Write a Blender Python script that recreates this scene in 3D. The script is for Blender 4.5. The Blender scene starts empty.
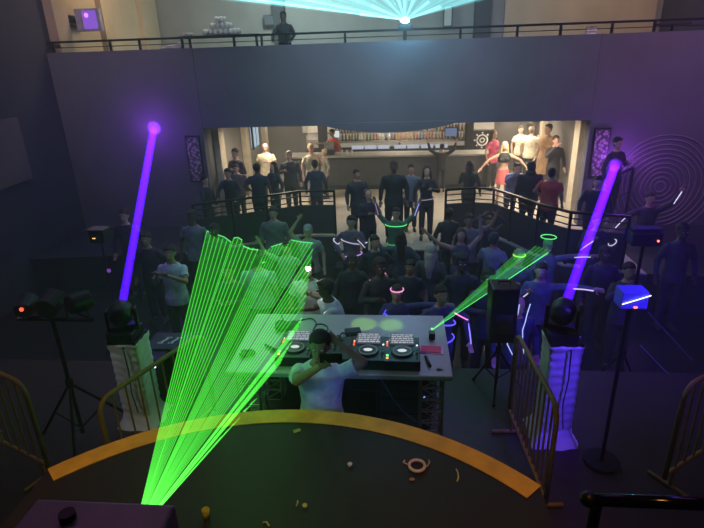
import bpy, math, random
import numpy as np
from mathutils import Vector, Matrix
random.seed(7); PI = math.pi; rad = math.radians
sc = bpy.context.scene; COL = sc.collection

# ---------------------------------------------------------------- camera
F_PX, CAM_Z = 529.0, 4.8
pitch, yaw, rho = rad(21.8), rad(5.5), rad(1.9)
hd = Vector((-math.sin(yaw), math.cos(yaw), 0)); sx = Vector((math.cos(yaw), math.sin(yaw), 0)); zz = Vector((0, 0, 1))
FW = hd*math.cos(pitch) - zz*math.sin(pitch); u0 = hd*math.sin(pitch) + zz*math.cos(pitch)
RT = sx*math.cos(rho) - u0*math.sin(rho); UP = u0*math.cos(rho) + sx*math.sin(rho)
CC = Vector((0, 0, CAM_Z))
cd = bpy.data.cameras.new('camera'); cam = bpy.data.objects.new('camera', cd); COL.objects.link(cam)
cd.sensor_width = 36; cd.lens = 36*F_PX/704; cd.clip_start = .05; cd.clip_end = 100
cam.matrix_world = Matrix(((RT.x, UP.x, -FW.x, CC.x), (RT.y, UP.y, -FW.y, CC.y), (RT.z, UP.z, -FW.z, CC.z), (0, 0, 0, 1)))
sc.camera = cam
def ray(px, py): return FW + RT*((px-352)/F_PX) - UP*((py-264)/F_PX)
def atz(px, py, z): d = ray(px, py); return CC + d*((z-CAM_Z)/d.z)
def aty(px, py, Y): d = ray(px, py); return CC + d*(Y/d.y)

# ---------------------------------------------------------------- world, view
w = bpy.data.worlds.new('night'); sc.world = w; w.use_nodes = True
w.node_tree.nodes['Background'].inputs[0].default_value = (.10, .08, .22, 1)
w.node_tree.nodes['Background'].inputs[1].default_value = .02
sc.view_settings.view_transform = 'Standard'; sc.view_settings.look = 'None'
sc.view_settings.exposure = 0; sc.view_settings.gamma = 1; sc.view_settings.use_curve_mapping = False

# ---------------------------------------------------------------- lights
def lamp(kind, name, loc, energy, color, aim=None, size=.3, spot=60, blend=.6, sy=None):
    l = bpy.data.lights.new(name, kind); l.energy = energy; l.color = color
    if kind == 'AREA':
        l.size = size
        if sy: l.shape = 'RECTANGLE'; l.size_y = sy
    else: l.shadow_soft_size = size
    if kind == 'SPOT': l.spot_size = rad(spot); l.spot_blend = blend
    o = bpy.data.objects.new(name, l); COL.objects.link(o); o.location = loc
    if aim is not None: o.rotation_euler = (Vector(aim)-Vector(loc)).to_track_quat('-Z', 'Y').to_euler()
    return o
HAZE = .015
sc.cycles.transparent_max_bounces = 96; sc.cycles.volume_bounces = 0; sc.cycles.max_bounces = 5
wv = w.node_tree.nodes.new('ShaderNodeVolumeScatter'); wv.inputs['Density'].default_value = HAZE; wv.inputs['Anisotropy'].default_value = .35
w.node_tree.links.new(wv.outputs[0], w.node_tree.nodes['World Output'].inputs['Volume'])
# bar room ceiling lamps (warm)
for x, y, e in ((-3.4, 14.2, 62), (-3.2, 17.4, 34), (3.0, 13.6, 110), (3.3, 16.6, 90), (0, 17.5, 46), (-.2, 14.0, 16)):
    lamp('AREA', 'bar_ceiling_light', (x, y, 3.12), e, (1, .84, .62), (x, y, 0), .9)
# upper floor lamps
lamp('AREA', 'upper_lamp_warm', (-6.0, 14.6, 7.8), 70, (1, .68, .36), (-8.1, 15.0, 5.5), .6)
lamp('AREA', 'balloon_fill', (-4.2, 13.9, 8.0), 45, (.85, 1, .95), (-4.3, 13.6, 5.0), .4)  # unseen cool fill added to whiten the balloons
lamp('AREA', 'upper_lamp_warm', (6.2, 15.6, 7.4), 48, (1, .78, .52), (6.2, 18.4, 5.0), .8)
lamp('AREA', 'upper_lamp_cool', (-2.8, 15.0, 7.4), 320, (.62, .86, .82), (-3.4, 18.4, 5.0), .8)
lamp('AREA', 'upper_lamp_cool', (2.2, 15.0, 7.4), 60, (.50, .80, .90), (2.0, 18.4, 5.0), .8)
lamp('POINT', 'upper_laser_glow', (.12, 12.1, 5.6), 70, (.22, .72, 1.0), None, .12)
lamp('AREA', 'violet_fill', (-3.5, 5.0, 8.4), 14, (1, .30, .95), (-3.5, 5.0, 0), 2.5)  # unseen violet fill pair added to tint the dark hall
lamp('AREA', 'violet_fill', (3.5, 5.0, 8.4), 14, (1, .28, .9), (3.5, 5.0, 0), 2.5)
# unseen washes added overhead to light the balcony face, crowd and booth
lamp('SPOT', 'wash_teal', (-.3, 6.5, 8.3), 1900, (.60, .66, .84), (0, 12.5, 5.2), .3, 74, 1)
lamp('SPOT', 'wash_side', (-6.0, 7.5, 8.3), 620, (.80, .58, .74), (-7.0, 12.4, 6.0), .3, 76, 1)
lamp('SPOT', 'wash_side', (6.0, 7.5, 8.3), 960, (.86, .46, .84), (6.4, 12.4, 5.6), .3, 76, 1)
lamp('SPOT', 'wash_violet_left', (-4.6, 6.5, 6.8), 160, (.42, .14, 1), (-5.4, 12.3, 2.6), .3, 50, 1)
lamp('SPOT', 'wash_violet_right', (4.8, 6.5, 6.8), 220, (.45, .14, 1), (5.0, 12.3, 2.4), .3, 50, 1)
lamp('SPOT', 'blue_totem', (3.0, 2.9, 4.4), 620, (.09, .03, 1), (1.55, 4.6, 1.9), .12, 34, 1)
lamp('SPOT', 'blue_right_crowd', (2.4, 3.6, 5.6), 1000, (.07, .01, 1), (3.2, 7.2, 1.0), .2, 60, 1)
lamp('SPOT', 'wash_blue_left', (-5.5, 5.0, 6.5), 150, (.30, .22, 1), (-3.8, 7.0, 1.5), .25, 75, 1)
lamp('SPOT', 'wash_crowd', (.2, 5.4, 7.6), 125, (.50, .58, .95), (.2, 9.0, 0), .3, 58, 1)
lamp('SPOT', 'key_booth', (-1.6, 1.0, 4.9), 60, (.22, .62, 1), (-.62, 3.6, 2.35), .12, 24, 1)
lamp('SPOT', 'key_booth_blue', (.6, 1.2, 3.6), 60, (.12, .16, 1), (-.45, 3.5, 2.05), .1, 24, 1)
lamp('SPOT', 'wash_table', (1.6, 6.8, 6.4), 200, (.55, .22, 1), (-.2, 4.7, 2.1), .15, 32, 1)
lamp('SPOT', 'table_green_spot', (.5, 3.2, 7.4), 850, (.40, 1, .03), atz(364, 324, 2.1), .02, 3.2, .6)  # overhead spots added to stand in for laser patches on the table
lamp('SPOT', 'table_green_spot', (.5, 3.2, 7.4), 850, (.40, 1, .03), atz(391, 325, 2.1), .02, 3.0, .6)
lamp('SPOT', 'warm_strip_fill', (-1.8, .6, 5.6), 165, (1, .42, .06), (-1.9, 2.35, 2.4), .2, 34, 1)  # unseen warm spots added to brighten the yellow edge strip
lamp('SPOT', 'warm_strip_fill', (.6, .6, 5.6), 165, (1, .42, .06), (.62, 2.3, 2.4), .2, 34, 1)
lamp('SPOT', 'warm_strip_fill', (-.6, .8, 5.6), 115, (.95, .62, .05), (-.6, 2.45, 2.4), .2, 28, 1)
lamp('SPOT', 'warm_side_lamp', (4.8, 1.5, 5.5), 30, (1, .45, .25), (3.4, 4.2, 1.2), .3, 60, 1)
lamp('SPOT', 'warm_side_lamp', (-5.4, 1.5, 5.5), 30, (1, .45, .25), (-3.2, 4.2, 1.2), .3, 60, 1)
lamp('SPOT', 'totem_white', (-4.6, 2.6, 5.0), 60, (.75, .8, 1), (-2.8, 4.6, 1.7), .12, 24, 1)

# ---------------------------------------------------------------- materials
def mat(name, c, rough=.7, metal=0., em=None, es=0., var=.12, scale=6., bump=0.):
    m = bpy.data.materials.new(name); m.use_nodes = True; nt = m.node_tree
    b = nt.nodes['Principled BSDF']; b.inputs['Roughness'].default_value = rough; b.inputs['Metallic'].default_value = metal
    no = nt.nodes.new('ShaderNodeTexNoise'); no.inputs['Scale'].default_value = scale; no.inputs['Detail'].default_value = 3
    tc = nt.nodes.new('ShaderNodeTexCoord'); nt.links.new(tc.outputs['Object'], no.inputs['Vector'])
    cr = nt.nodes.new('ShaderNodeValToRGB')
    cr.color_ramp.elements[0].position = .3; cr.color_ramp.elements[1].position = .7
    cr.color_ramp.elements[0].color = (*[max(0, v*(1-var)) for v in c], 1); cr.color_ramp.elements[1].color = (*[min(1, v*(1+var)) for v in c], 1)
    nt.links.new(no.outputs['Fac'], cr.inputs['Fac']); nt.links.new(cr.outputs['Color'], b.inputs['Base Color'])
    if bump:
        bp = nt.nodes.new('ShaderNodeBump'); bp.inputs['Strength'].default_value = bump
        nt.links.new(no.outputs['Fac'], bp.inputs['Height']); nt.links.new(bp.outputs['Normal'], b.inputs['Normal'])
    if em: b.inputs['Emission Color'].default_value = (*em, 1); b.inputs['Emission Strength'].default_value = es
    return m
_cm = {}
def cm(c, rough=.75, key=''):
    k = (tuple(c), rough)
    if k not in _cm: _cm[k] = mat('cloth' if not key else key, c, rough, var=.25, scale=9)
    return _cm[k]
_em = {}
def glow(c, s):
    k = (tuple(c), s)
    if k not in _em:
        m = bpy.data.materials.new('light_emitter'); m.use_nodes = True; nt = m.node_tree; nt.nodes.clear()
        e = nt.nodes.new('ShaderNodeEmission'); o = nt.nodes.new('ShaderNodeOutputMaterial')
        e.inputs[0].default_value = (*c, 1); e.inputs[1].default_value = s; nt.links.new(e.outputs[0], o.inputs[0])
        try: m.cycles.emission_sampling = 'NONE'
        except Exception: pass
        _em[k] = m
    return _em[k]
def haze_glow(name, c, s):                         # light scattered by haze along a laser beam: see-through and added on top
    m = bpy.data.materials.new(name); m.use_nodes = True; nt = m.node_tree; nt.nodes.clear()
    e = nt.nodes.new('ShaderNodeEmission'); t = nt.nodes.new('ShaderNodeBsdfTransparent'); a = nt.nodes.new('ShaderNodeAddShader'); o = nt.nodes.new('ShaderNodeOutputMaterial')
    e.inputs[0].default_value = (*c, 1); e.inputs[1].default_value = s
    nt.links.new(e.outputs[0], a.inputs[0]); nt.links.new(t.outputs[0], a.inputs[1]); nt.links.new(a.outputs[0], o.inputs[0])
    m.cycles.emission_sampling = 'NONE'
    return m
def vol_glow(name, c, s):  # glowing volume standing in for a beam lit up in haze
    m = bpy.data.materials.new(name); m.use_nodes = True; nt = m.node_tree; nt.nodes.clear()
    e = nt.nodes.new('ShaderNodeEmission'); o = nt.nodes.new('ShaderNodeOutputMaterial')
    e.inputs[0].default_value = (*c, 1); e.inputs[1].default_value = s; nt.links.new(e.outputs[0], o.inputs['Volume'])
    m.cycles.emission_sampling = 'NONE'
    return m
BLK = mat('black_plastic', (.012, .012, .014), .45); BLKM = mat('black_metal', (.02, .02, .022), .4, .6)
DARK = mat('dark_paint', (.035, .034, .04), .8, bump=.1, scale=3)
STEEL = mat('dull_steel', (.35, .34, .33), .4, .8); YEL = mat('yellow_paint', (.30, .19, .04), .55, scale=12)

# ---------------------------------------------------------------- mesh builder
class MB:
    def __init__(s): s.v = []; s.f = []
    def add(s, v, f):
        n = len(s.v); s.v += [tuple(p) for p in v]; s.f += [tuple(i+n for i in q) for q in f]; return s
    def box(s, c, d, rz=0., rot=None):
        hx, hy, hz = [k/2 for k in d]; R = rot or Matrix.Rotation(rz, 3, 'Z'); c = Vector(c)
        v = [c + R @ Vector((x, y, z)) for x, y, z in ((-hx,-hy,-hz),(hx,-hy,-hz),(hx,hy,-hz),(-hx,hy,-hz),(-hx,-hy,hz),(hx,-hy,hz),(hx,hy,hz),(-hx,hy,hz))]
        return s.add(v, [(0,3,2,1),(4,5,6,7),(0,1,5,4),(1,2,6,5),(2,3,7,6),(3,0,4,7)])
    def prism(s, poly, z0, z1):
        n = len(poly); v = [(x, y, z0) for x, y in poly] + [(x, y, z1) for x, y in poly]
        return s.add(v, [tuple(range(n))[::-1], tuple(range(n, 2*n))] + [(i, (i+1) % n, n+(i+1) % n, n+i) for i in range(n)])
    def seg(s, a, b, ra, rb=None, n=10):
        rb = ra if rb is None else rb; a = Vector(a); b = Vector(b); d = b-a
        if d.length < 1e-6: return s
        q = d.to_track_quat('Z', 'Y'); v = []
        for p, r in ((a, ra), (b, rb)):
            for i in range(n): t = 2*PI*i/n; v.append(p + q @ Vector((r*math.cos(t), r*math.sin(t), 0)))
        return s.add(v, [tuple(range(n))[::-1], tuple(range(n, 2*n))] + [(i, (i+1) % n, n+(i+1) % n, n+i) for i in range(n)])
    def ell(s, c, r, n=12, m=8, rot=None):
        c = Vector(c); R = rot or Matrix.Identity(3); v = [c + R @ Vector((0, 0, r[2]))]
        for j in range(1, m):
            ph = PI*j/m
            for i in range(n): t = 2*PI*i/n; v.append(c + R @ Vector((r[0]*math.sin(ph)*math.cos(t), r[1]*math.sin(ph)*math.sin(t), r[2]*math.cos(ph))))
        v.append(c - R @ Vector((0, 0, r[2]))); f = [(0, 1+i, 1+(i+1) % n) for i in range(n)]
        for j in range(m-2):
            a = 1+j*n; f += [(a+i, a+n+i, a+n+(i+1) % n, a+(i+1) % n) for i in range(n)]
        a = 1+(m-2)*n; f += [(a+i, len(v)-1, a+(i+1) % n) for i in range(n)]
        return s.add(v, f)
    def chain(s, pts, rs, n=10, ends=(1, 1)):           # tapered limb, round at joints
        for i in range(len(pts)-1): s.seg(pts[i], pts[i+1], rs[i], rs[i+1], n)
        for i, (p, r) in enumerate(zip(pts, rs)):
            if (i == 0 and not ends[0]) or (i == len(pts)-1 and not ends[1]): continue
            s.ell(p, (r, r, r), n, 6)
        return s
    def loft(s, rings, n=20):                            # rings: (z, rx, ry, cx, cy)
        v = []
        for z, rx, ry, cx, cy in rings:
            for i in range(n): t = 2*PI*i/n; v.append((cx+rx*math.cos(t), cy+ry*math.sin(t), z))
        k = len(rings); f = [tuple(range(n))[::-1], tuple(range((k-1)*n, k*n))]
        for j in range(k-1): f += [(j*n+i, j*n+(i+1) % n, (j+1)*n+(i+1) % n, (j+1)*n+i) for i in range(n)]
        return s.add(v, f)
    def tube(s, pts, r, n=8, closed=False):              # smooth bent pipe
        pts = [Vector(p) for p in pts]; k = len(pts); v = []; up = Vector((.13, .21, .97)).normalized()
        for i, p in enumerate(pts):
            d = (pts[(i+1) % k]-pts[i-1]) if closed else (pts[min(i+1, k-1)]-pts[max(i-1, 0)])
            d.normalize(); a = d.cross(up)
            if a.length < .05: a = d.cross(Vector((1, 0, 0)))
            a.normalize(); b = d.cross(a)
            for j in range(n): t = 2*PI*j/n; v.append(p+a*r*math.cos(t)+b*r*math.sin(t))
        f = []
        for i in range(k if closed else k-1):
            i2 = (i+1) % k; f += [(i*n+j, i*n+(j+1) % n, i2*n+(j+1) % n, i2*n+j) for j in range(n)]
        if not closed: f += [tuple(range(n))[::-1], tuple(range((k-1)*n, k*n))]
        return s.add(v, f)
    def move(s, off): o = Vector(off); s.v = [tuple(Vector(p)+o) for p in s.v]; return s
    def mesh(s, name): me = bpy.data.meshes.new(name); me.from_pydata(s.v, [], s.f); me.validate(); me.update(); return me
    def build(s, name, m, parent=None, smooth=False, bevel=0, vox=0, wrinkle=0, loc=None):
        me = s.mesh(name)
        if vox:
            t = bpy.data.objects.new('t', me); COL.objects.link(t)
            r = t.modifiers.new('r', 'REMESH'); r.mode = 'VOXEL'; r.voxel_size = vox; r.use_smooth_shade = True
            sm = t.modifiers.new('s', 'SMOOTH'); sm.factor = .5; sm.iterations = 3
            if wrinkle:
                dm = t.modifiers.new('d', 'DISPLACE'); dm.texture = WR; dm.strength = wrinkle; dm.mid_level = .5
            dg = bpy.context.evaluated_depsgraph_get(); dg.update()
            me2 = bpy.data.meshes.new_from_object(t.evaluated_get(dg)); bpy.data.objects.remove(t); bpy.data.meshes.remove(me); me = me2; me.name = name; smooth = True
        me.materials.clear(); me.materials.append(m)
        if smooth: me.polygons.foreach_set('use_smooth', [True]*len(me.polygons))
        o = bpy.data.objects.new(name, me); COL.objects.link(o); o.parent = parent
        if loc is not None: o.location = loc
        if bevel: b = o.modifiers.new('b', 'BEVEL'); b.width = bevel; b.segments = 2
        return o
WR = bpy.data.textures.new('wrinkles', 'CLOUDS'); WR.noise_scale = .12

def tag(o, label, cat, group=None, kind=None):
    if label: o['label'] = label
    if cat: o['category'] = cat
    if group: o['group'] = group
    if kind: o['kind'] = kind
    return o
def empty(name, loc, label, cat, rz=0, group=None):
    o = bpy.data.objects.new(name, None); COL.objects.link(o); o.location = loc; o.rotation_euler = (0, 0, rz); o.empty_display_size = .1
    return tag(o, label, cat, group)
def struct(o, label): return tag(o, label, None, None, 'structure')
def lab(o, l): o['label'] = l; return o
def copy_tree(o, parent=None):
    c = o.copy(); COL.objects.link(c); c.parent = parent
    for ch in list(o.children): copy_tree(ch, c)
    return c

# ================================================================ STRUCTURE
M_floor = mat('dance_floor', (.018, .017, .022), .35, scale=2)
M_stage = mat('stage_floor', (.036, .022, .018), .5, scale=1.5, bump=.05)
M_plat = mat('platform_floor', (.013, .008, .004), .6, scale=3, bump=.08)
M_barfl = mat('pale_floor', (.50, .45, .36), .5, scale=2)
M_face = mat('balcony_face', (.125, .122, .145), .8, scale=1.2)
M_wall = mat('dark_wall', (.040, .036, .050), .85, scale=1.5)
M_grey = mat('grey_wall', (.20, .19, .175), .8, scale=1.5); M_tan = mat('tan_wall', (.40, .30, .20), .8, scale=1.0)
M_pil = mat('cream_pilaster', (.62, .54, .42), .6)

struct(MB().box((0, 8.5, -.1), (16.4, 21, .2)).build('floor', M_floor), 'dark dance floor')
struct(MB().box((-8.2, 8.5, 4.2), (.2, 21, 9)).build('wall_left', M_wall), 'dark left side wall of the hall')
struct(MB().box((8.2, 8.5, 4.2), (.2, 21, 9)).build('wall_right', M_wall), 'dark right side wall of the hall')
struct(MB().box((0, 19, 4.3), (16.6, .2, 9)).build('wall_back', M_grey), 'grey wall behind the bar and the upper floor')
struct(MB().box((0, 8.5, 8.7), (16.6, 21, .2)).build('ceiling', DARK), 'dark ceiling of the hall')
struct(MB().box((0, -1.9, 4.3), (16.6, .2, 9)).build('wall_rear', M_wall), 'dark wall behind the camera')
fw = MB(); fw.box((-6.4, 12.6, 2.5), (3.5, .25, 5.0)); fw.box((6.2, 12.6, 2.5), (3.95, .25, 5.0)); fw.box((-.21, 12.6, 4.12), (8.86, .25, 1.76))
struct(fw.build('wall_front', M_face), 'dark balcony face with a wide opening onto the bar')
# rounded drop under the middle of the face
dr = MB(); k = 16; poly = []
xs = [-1.75+3.0*i/k for i in range(k+1)]
top = [(x, 3.3) for x in xs]; bot = [(x, 3.26-.19*math.sin(PI*i/k)**.8) for i, x in enumerate(xs)]
n = len(xs); v = [(x, 12.35, z) for x, z in top]+[(x, 12.35, z) for x, z in bot]+[(x, 12.8, z) for x, z in top]+[(x, 12.8, z) for x, z in bot]; f = []
for i in range(n-1):
    f += [(i, i+1, n+i+1, n+i), (2*n+i, 3*n+i, 3*n+i+1, 2*n+i+1), (n+i, n+i+1, 3*n+i+1, 3*n+i), (i, 2*n+i, 2*n+i+1, i+1)]
struct(dr.add(v, f).build('trim_1', M_face), 'rounded dark drop under the middle of the balcony face')
# raised bar level, landing and steps
outl = [(-4.7, 10.58), (-4.5, 10.66), (-3.7, 11.02), (-2.98, 11.37), (-2.28, 11.77), (-1.4, 11.77), (-1.4, 10.8), (.95, 10.8), (.95, 11.75), (1.7, 11.9), (2.1, 11.8), (2.38, 11.28), (2.74, 10.55), (3.2, 9.93), (4.6, 9.5), (4.6, 18.9), (-4.7, 18.9)]
struct(MB().prism([(4.6, 9.5), (8.1, 9.1), (8.1, 12.6), (4.6, 12.6)], 0, .8).prism([(-8.1, 10.2), (-4.7, 10.58), (-4.7, 12.6), (-8.1, 12.6)], 0, .8).build('floor_side', DARK), 'dark raised floor either side of the bar opening')
struct(MB().prism(outl, 0, .8).build('bar_level_floor', M_barfl), 'pale raised floor in front of the bar')
fas = MB()
for a, b in zip(outl[:14], outl[1:15]):
    d = Vector((b[0]-a[0], b[1]-a[1])); nrm = Vector((d.y, -d.x)).normalized()*.012; L = d.length
    fas.box(((a[0]+b[0])/2+nrm.x, (a[1]+b[1])/2+nrm.y, .39), (L+.02, .02, .76), math.atan2(d.y, d.x))
struct(fas.build('trim_2', DARK), 'black face of the raised bar level')
struct(MB().box((-.22, 10.6, .27), (2.3, .38, .53)).box((-.22, 10.25, .135), (2.3, .36, .27)).build('trim_3', DARK), 'dark steps down to the dance floor')
# interior side walls, pilasters, ceiling
struct(MB().box((-4.82, 15.7, 2.0), (.2, 6.0, 2.5)).build('wall_inner_left', M_grey), 'grey side wall left of the bar')
struct(MB().box((4.62, 15.7, 2.0), (.2, 6.0, 2.5)).build('wall_inner_right', M_grey), 'grey side wall right of the bar')
struct(MB().box((-.1, 15.7, 3.5), (9.4, 6.0, .4)).build('ceiling_bar', DARK), 'low ceiling over the bar')
for i, (x, y, wd) in enumerate(((-4.64, 13.5, .42), (-4.64, 15.9, .34), (-4.64, 18.3, .3), (4.44, 13.75, .42), (4.44, 17.2, .3))):
    struct(MB().box((x, y, 2.02), (.16, wd, 2.5)).build('trim_%d' % (4+i), M_pil, bevel=.01), 'cream pilaster on a wall beside the bar')
wn = MB().box((-4.68, 17.15, 2.45), (.08, .72, .80)).build('window_1', glow((.55, .70, .80), .8)); struct(wn, 'small bluish lit window left of the bar')
MB().box((-4.66, 17.15, 2.45), (.06, .03, .86)).box((-4.66, 16.78, 2.45), (.06, .04, .9)).box((-4.66, 17.52, 2.45), (.06, .04, .9)).build('window_frame', BLK, wn)
# upper floor
struct(MB().box((0, 15.75, 4.05), (16.2, 6.2, .2)).build('floor_upper', DARK), 'upper gallery floor')
struct(MB().box((0, 12.76, 4.575), (16.2, .06, .85)).build('trim_9', M_face), 'parapet of the upper gallery')
up = MB()
for y in (13.0, 15.2, 17.6): up.box((-8.0, y, 6.2), (.25, .55, 4.2))
struct(up.build('trim_10', M_tan), 'tan columns on the upper wall at left')
struct(MB().box((-8.07, 15.8, 6.2), (.06, 6.0, 4.2)).build('trim_11', M_tan), 'tan panelled upper wall at left')
struct(MB().box((5.6, 18.86, 6.2), (4.6, .06, 4.2)).build('trim_12', M_tan), 'tan upper wall at right')
struct(MB().box((2.6, 18.7, 6.2), (.5, .4, 4.2)).box((-3.9, 18.7, 6.2), (.35, .4, 4.2)).build('trim_13', DARK), 'dark columns on the upper wall')
# side panels of the left wall
struct(MB().box((-8.05, 9.9, 3.1), (.08, 1.9, 1.3)).box((-8.05, 7.8, 3.1), (.08, 1.9, 1.3)).build('trim_14', mat('brown_panel', (.12, .095, .085), .7)), 'brown panels on the left wall')
# stage
struct(MB().box((0, 2.7, .575), (15, 5.9, 1.15)).build('stage_deck', M_stage), 'dark brown stage floor')

# curved foreground platform with yellow nosing
P0, P1, P2 = (atz(48, 470, 2.4), atz(300, 411, 2.4), atz(540, 487, 2.4))
def circ(a, b, c):
    ax, ay, bx, by, cx, cy = a.x, a.y, b.x, b.y, c.x, c.y
    d = 2*(ax*(by-cy)+bx*(cy-ay)+cx*(ay-by))
    ux = ((ax*ax+ay*ay)*(by-cy)+(bx*bx+by*by)*(cy-ay)+(cx*cx+cy*cy)*(ay-by))/d
    uy = ((ax*ax+ay*ay)*(cx-bx)+(bx*bx+by*by)*(ax-cx)+(cx*cx+cy*cy)*(bx-ax))/d
    return ux, uy, math.hypot(ax-ux, ay-uy)
ux, uy, RR = circ(P0, P1, P2)
a0 = math.atan2(P0.y-uy, P0.x-ux); a2 = math.atan2(P2.y-uy, P2.x-ux)
arc = [a0+(a2-a0)*i/40 for i in range(41)]
outer = [(ux+RR*math.cos(t), uy+RR*math.sin(t)) for t in arc]
plat = MB().prism(outer[::-1]+[(outer[0][0], -1.2), (outer[-1][0], -1.2)], 1.16, 2.4).build('camera_platform', M_plat); struct(plat, 'dark curved platform in the foreground')
inner = [(ux+(RR-.13)*math.cos(t), uy+(RR-.13)*math.sin(t)) for t in arc]
st = MB(); n = len(arc); v = []
for (ox, oy), (ix, iy) in zip(outer, inner): v += [(ox+(ox-ux)*.004, oy+(oy-uy)*.004, 2.33), (ox+(ox-ux)*.004, oy+(oy-uy)*.004, 2.406), (ix, iy, 2.406), (ix, iy, 2.33)]
f = []
for i in range(n-1):
    for j in range(4): f.append((4*i+j, 4*i+(j+1) % 4, 4*i+4+(j+1) % 4, 4*i+4+j))
f += [(0, 3, 2, 1), (4*n-4, 4*n-3, 4*n-2, 4*n-1)]
lab(st.add(v, f).build('edge_strip', mat('yellow_edge', (.75, .42, .025), .6, scale=8, var=.18), plat), 'yellow painted edge strip')

# ================================================================ RAILINGS
def rail_run(name, pts, z0, label, h=1.05, bars=(.80, .93), mm=None, panel_=True):
    o = empty(name, (pts[0][0], pts[0][1], z0), label, 'railing'); mm = mm or BLKM; O = Vector((pts[0][0], pts[0][1], z0))
    P = [Vector((p[0], p[1], z0+(p[2] if len(p) > 2 else 0)))-O for p in pts]
    t = MB()
    for a, b in zip(P, P[1:]): t.box((a+b)/2+Vector((0, 0, h)), ((b-a).length+.03, .06, .045), rot=(b-a).to_track_quat('X', 'Z').to_matrix())
    t.build('top_rail', mm, o)
    g = MB()
    for a, b in zip(P, P[1:]):
        for q in bars: g.seg(a+Vector((0, 0, q)), b+Vector((0, 0, q)), .014, n=6)
    g.build('lower_rail', mm, o)
    if panel_:
        g = MB()
        for a, b in zip(P, P[1:]): g.box((a+b)/2+Vector((0, 0, .37)), ((b-a).length, .03, .70), rot=(b-a).to_track_quat('X', 'Z').to_matrix())
        g.build('infill_panel', DARK, o)
    for p in P: MB().box(p+Vector((0, 0, h/2)), (.05, .05, h)).build('post', mm, o)
    return o
rail_run('railing', [(-4.45, 10.75), (-3.7, 11.1), (-3.0, 11.45), (-2.3, 11.85), (-1.5, 11.85)], .8, 'black metal railing curving left of the steps, in front of the bar')
rail_run('railing', [(1.05, 11.85), (1.7, 12.0), (2.12, 11.88), (2.42, 11.35), (2.8, 10.6), (3.25, 10.0), (4.2, 9.7)], .8, 'black metal railing curving right of the steps, in front of the bar')
rail_run('railing', [(4.35, 12.1, 0), (5.2, 12.25, .36)], .8, 'black sloping handrail on the stair right of the bar opening', panel_=False, bars=(.5,))
stp = MB()
for i in range(2): stp.box((4.75+.45*i, 11.75, .8+.09*(i+1)), (.45, .9, .18*(i+1)))
struct(stp.build('trim_15', DARK), 'dark stair rising right of the bar opening')
# upper gallery rail
ur = empty('gallery_railing', (0, 12.6, 5.0), 'thin dark railing along the upper gallery above the bar', 'railing')
MB().box((0, 0, .22), (16.2, .06, .045)).build('top_rail', BLKM, ur)
for x in (-8.0, -6.6, -5.9, -4.9, -3.7, -2.5, -1.2, .1, 1.3, 2.5, 3.4, 4.45, 5.3, 6.6, 8.0): MB().box((x, 0, .1), (.05, .05, .2)).build('post', BLKM, ur)
MB().seg((-8.1, 0, .1), (8.1, 0, .1), .010, n=6).build('lower_rail', BLKM, ur)

# ================================================================ BAR
bar = empty('bar_counter', (-.35, 16.6, .8), 'long dark grey bar counter with a steel top', 'bar')
MB().box((0, 0, .5), (6.2, .6, 1.0)).build('front_panel', mat('bar_front', (.085, .09, .09), .6), bar, bevel=.01)
MB().box((0, -.04, 1.03), (6.35, .75, .06)).build('bar_top', mat('bar_top', (.34, .33, .31), .3), bar, bevel=.01)
MB().box((0, -.33, .06), (6.2, .04, .12)).build('kick_plate', DARK, bar)
bb = empty('back_bar', (0, 18.45, .8), 'back bar shelving under the bottles with lit glass doors', 'cabinet')
MB().box((0, 0, .45), (6.4, .6, .9)).build('cabinet_body', DARK, bb)
MB().box((0, .05, 1.15), (6.4, .5, .06)).build('shelf', mat('shelf_board', (.3, .28, .25), .5), bb)
MB().box((0, .32, 1.35), (6.4, .06, .9)).build('shelf_back', mat('shelf_back', (.55, .50, .42), .5, em=(1, .86, .66), es=.28), bb)  # emission put into the shelf back in place of lights behind the bottles
MB().box((0, .18, 1.42), (6.4, .2, .03)).build('shelf', mat('shelf_board2', (.3, .28, .25), .5), bb)
for x in (-1.42, -.98, -.54, .02, .46, .92, 1.4): lab(MB().box((x, -.31, .99), (.40, .03, .12)).build('lit_panel', glow((.78, .82, .95), .62), bb), 'bluish white lit panel')
for x in (-3.1, 0, 3.1): MB().box((x, 0, 1.0), (.06, .55, .2)).build('divider', DARK, bb)
bcols = [((.30, .17, .10), 'amber'), ((.16, .24, .14), 'green'), ((.70, .68, .62), 'clear'), ((.42, .16, .13), 'red'), ((.52, .42, .26), 'golden'), ((.18, .22, .32), 'blue'), ((.55, .36, .22), 'orange')]
bproto = {}
def bottle(i, x, y, z):
    c, nm = bcols[i % 7]
    if nm not in bproto:
        o = MB().loft([(0, .037, .037, 0, 0), (.17, .037, .037, 0, 0), (.21, .02, .02, 0, 0), (.235, .013, .013, 0, 0), (.29, .013, .013, 0, 0)], 10).build('bottle', mat('glass_'+nm, c, .2), None, smooth=True)
        cp = MB().seg((0, 0, .285), (0, 0, .31), .015, n=8).build('cap', cm((.5, .45, .3), .4), o); bproto[nm] = o
    else: o = copy_tree(bproto[nm])
    o.location = (x, y, z); o.scale = (1, 1, random.uniform(.85, 1.12))
    tag(o, '%s glass bottle standing among the others on the back bar shelf' % nm, 'bottle', '%s bottles on the back bar shelf' % nm)
for i in range(44): bottle(random.randrange(7), -2.25+i*.105+random.uniform(-.015, .015), 18.38, 1.98)
for i in range(44): bottle(random.randrange(7), -2.2+i*.105+random.uniform(-.015, .015), 18.62, 2.235)
def panel(name, loc, dims, m, label, cat, face=None, fm=None, rz=0):
    o = empty(name, loc, label, cat, rz); MB().box((0, 0, 0), dims).build('casing', m, o, bevel=.008)
    if fm: MB().box((0, -dims[1]/2-.004, 0), (dims[0]*.9, .012, dims[2]*.86)).build('screen', fm, o)
    return o
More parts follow.
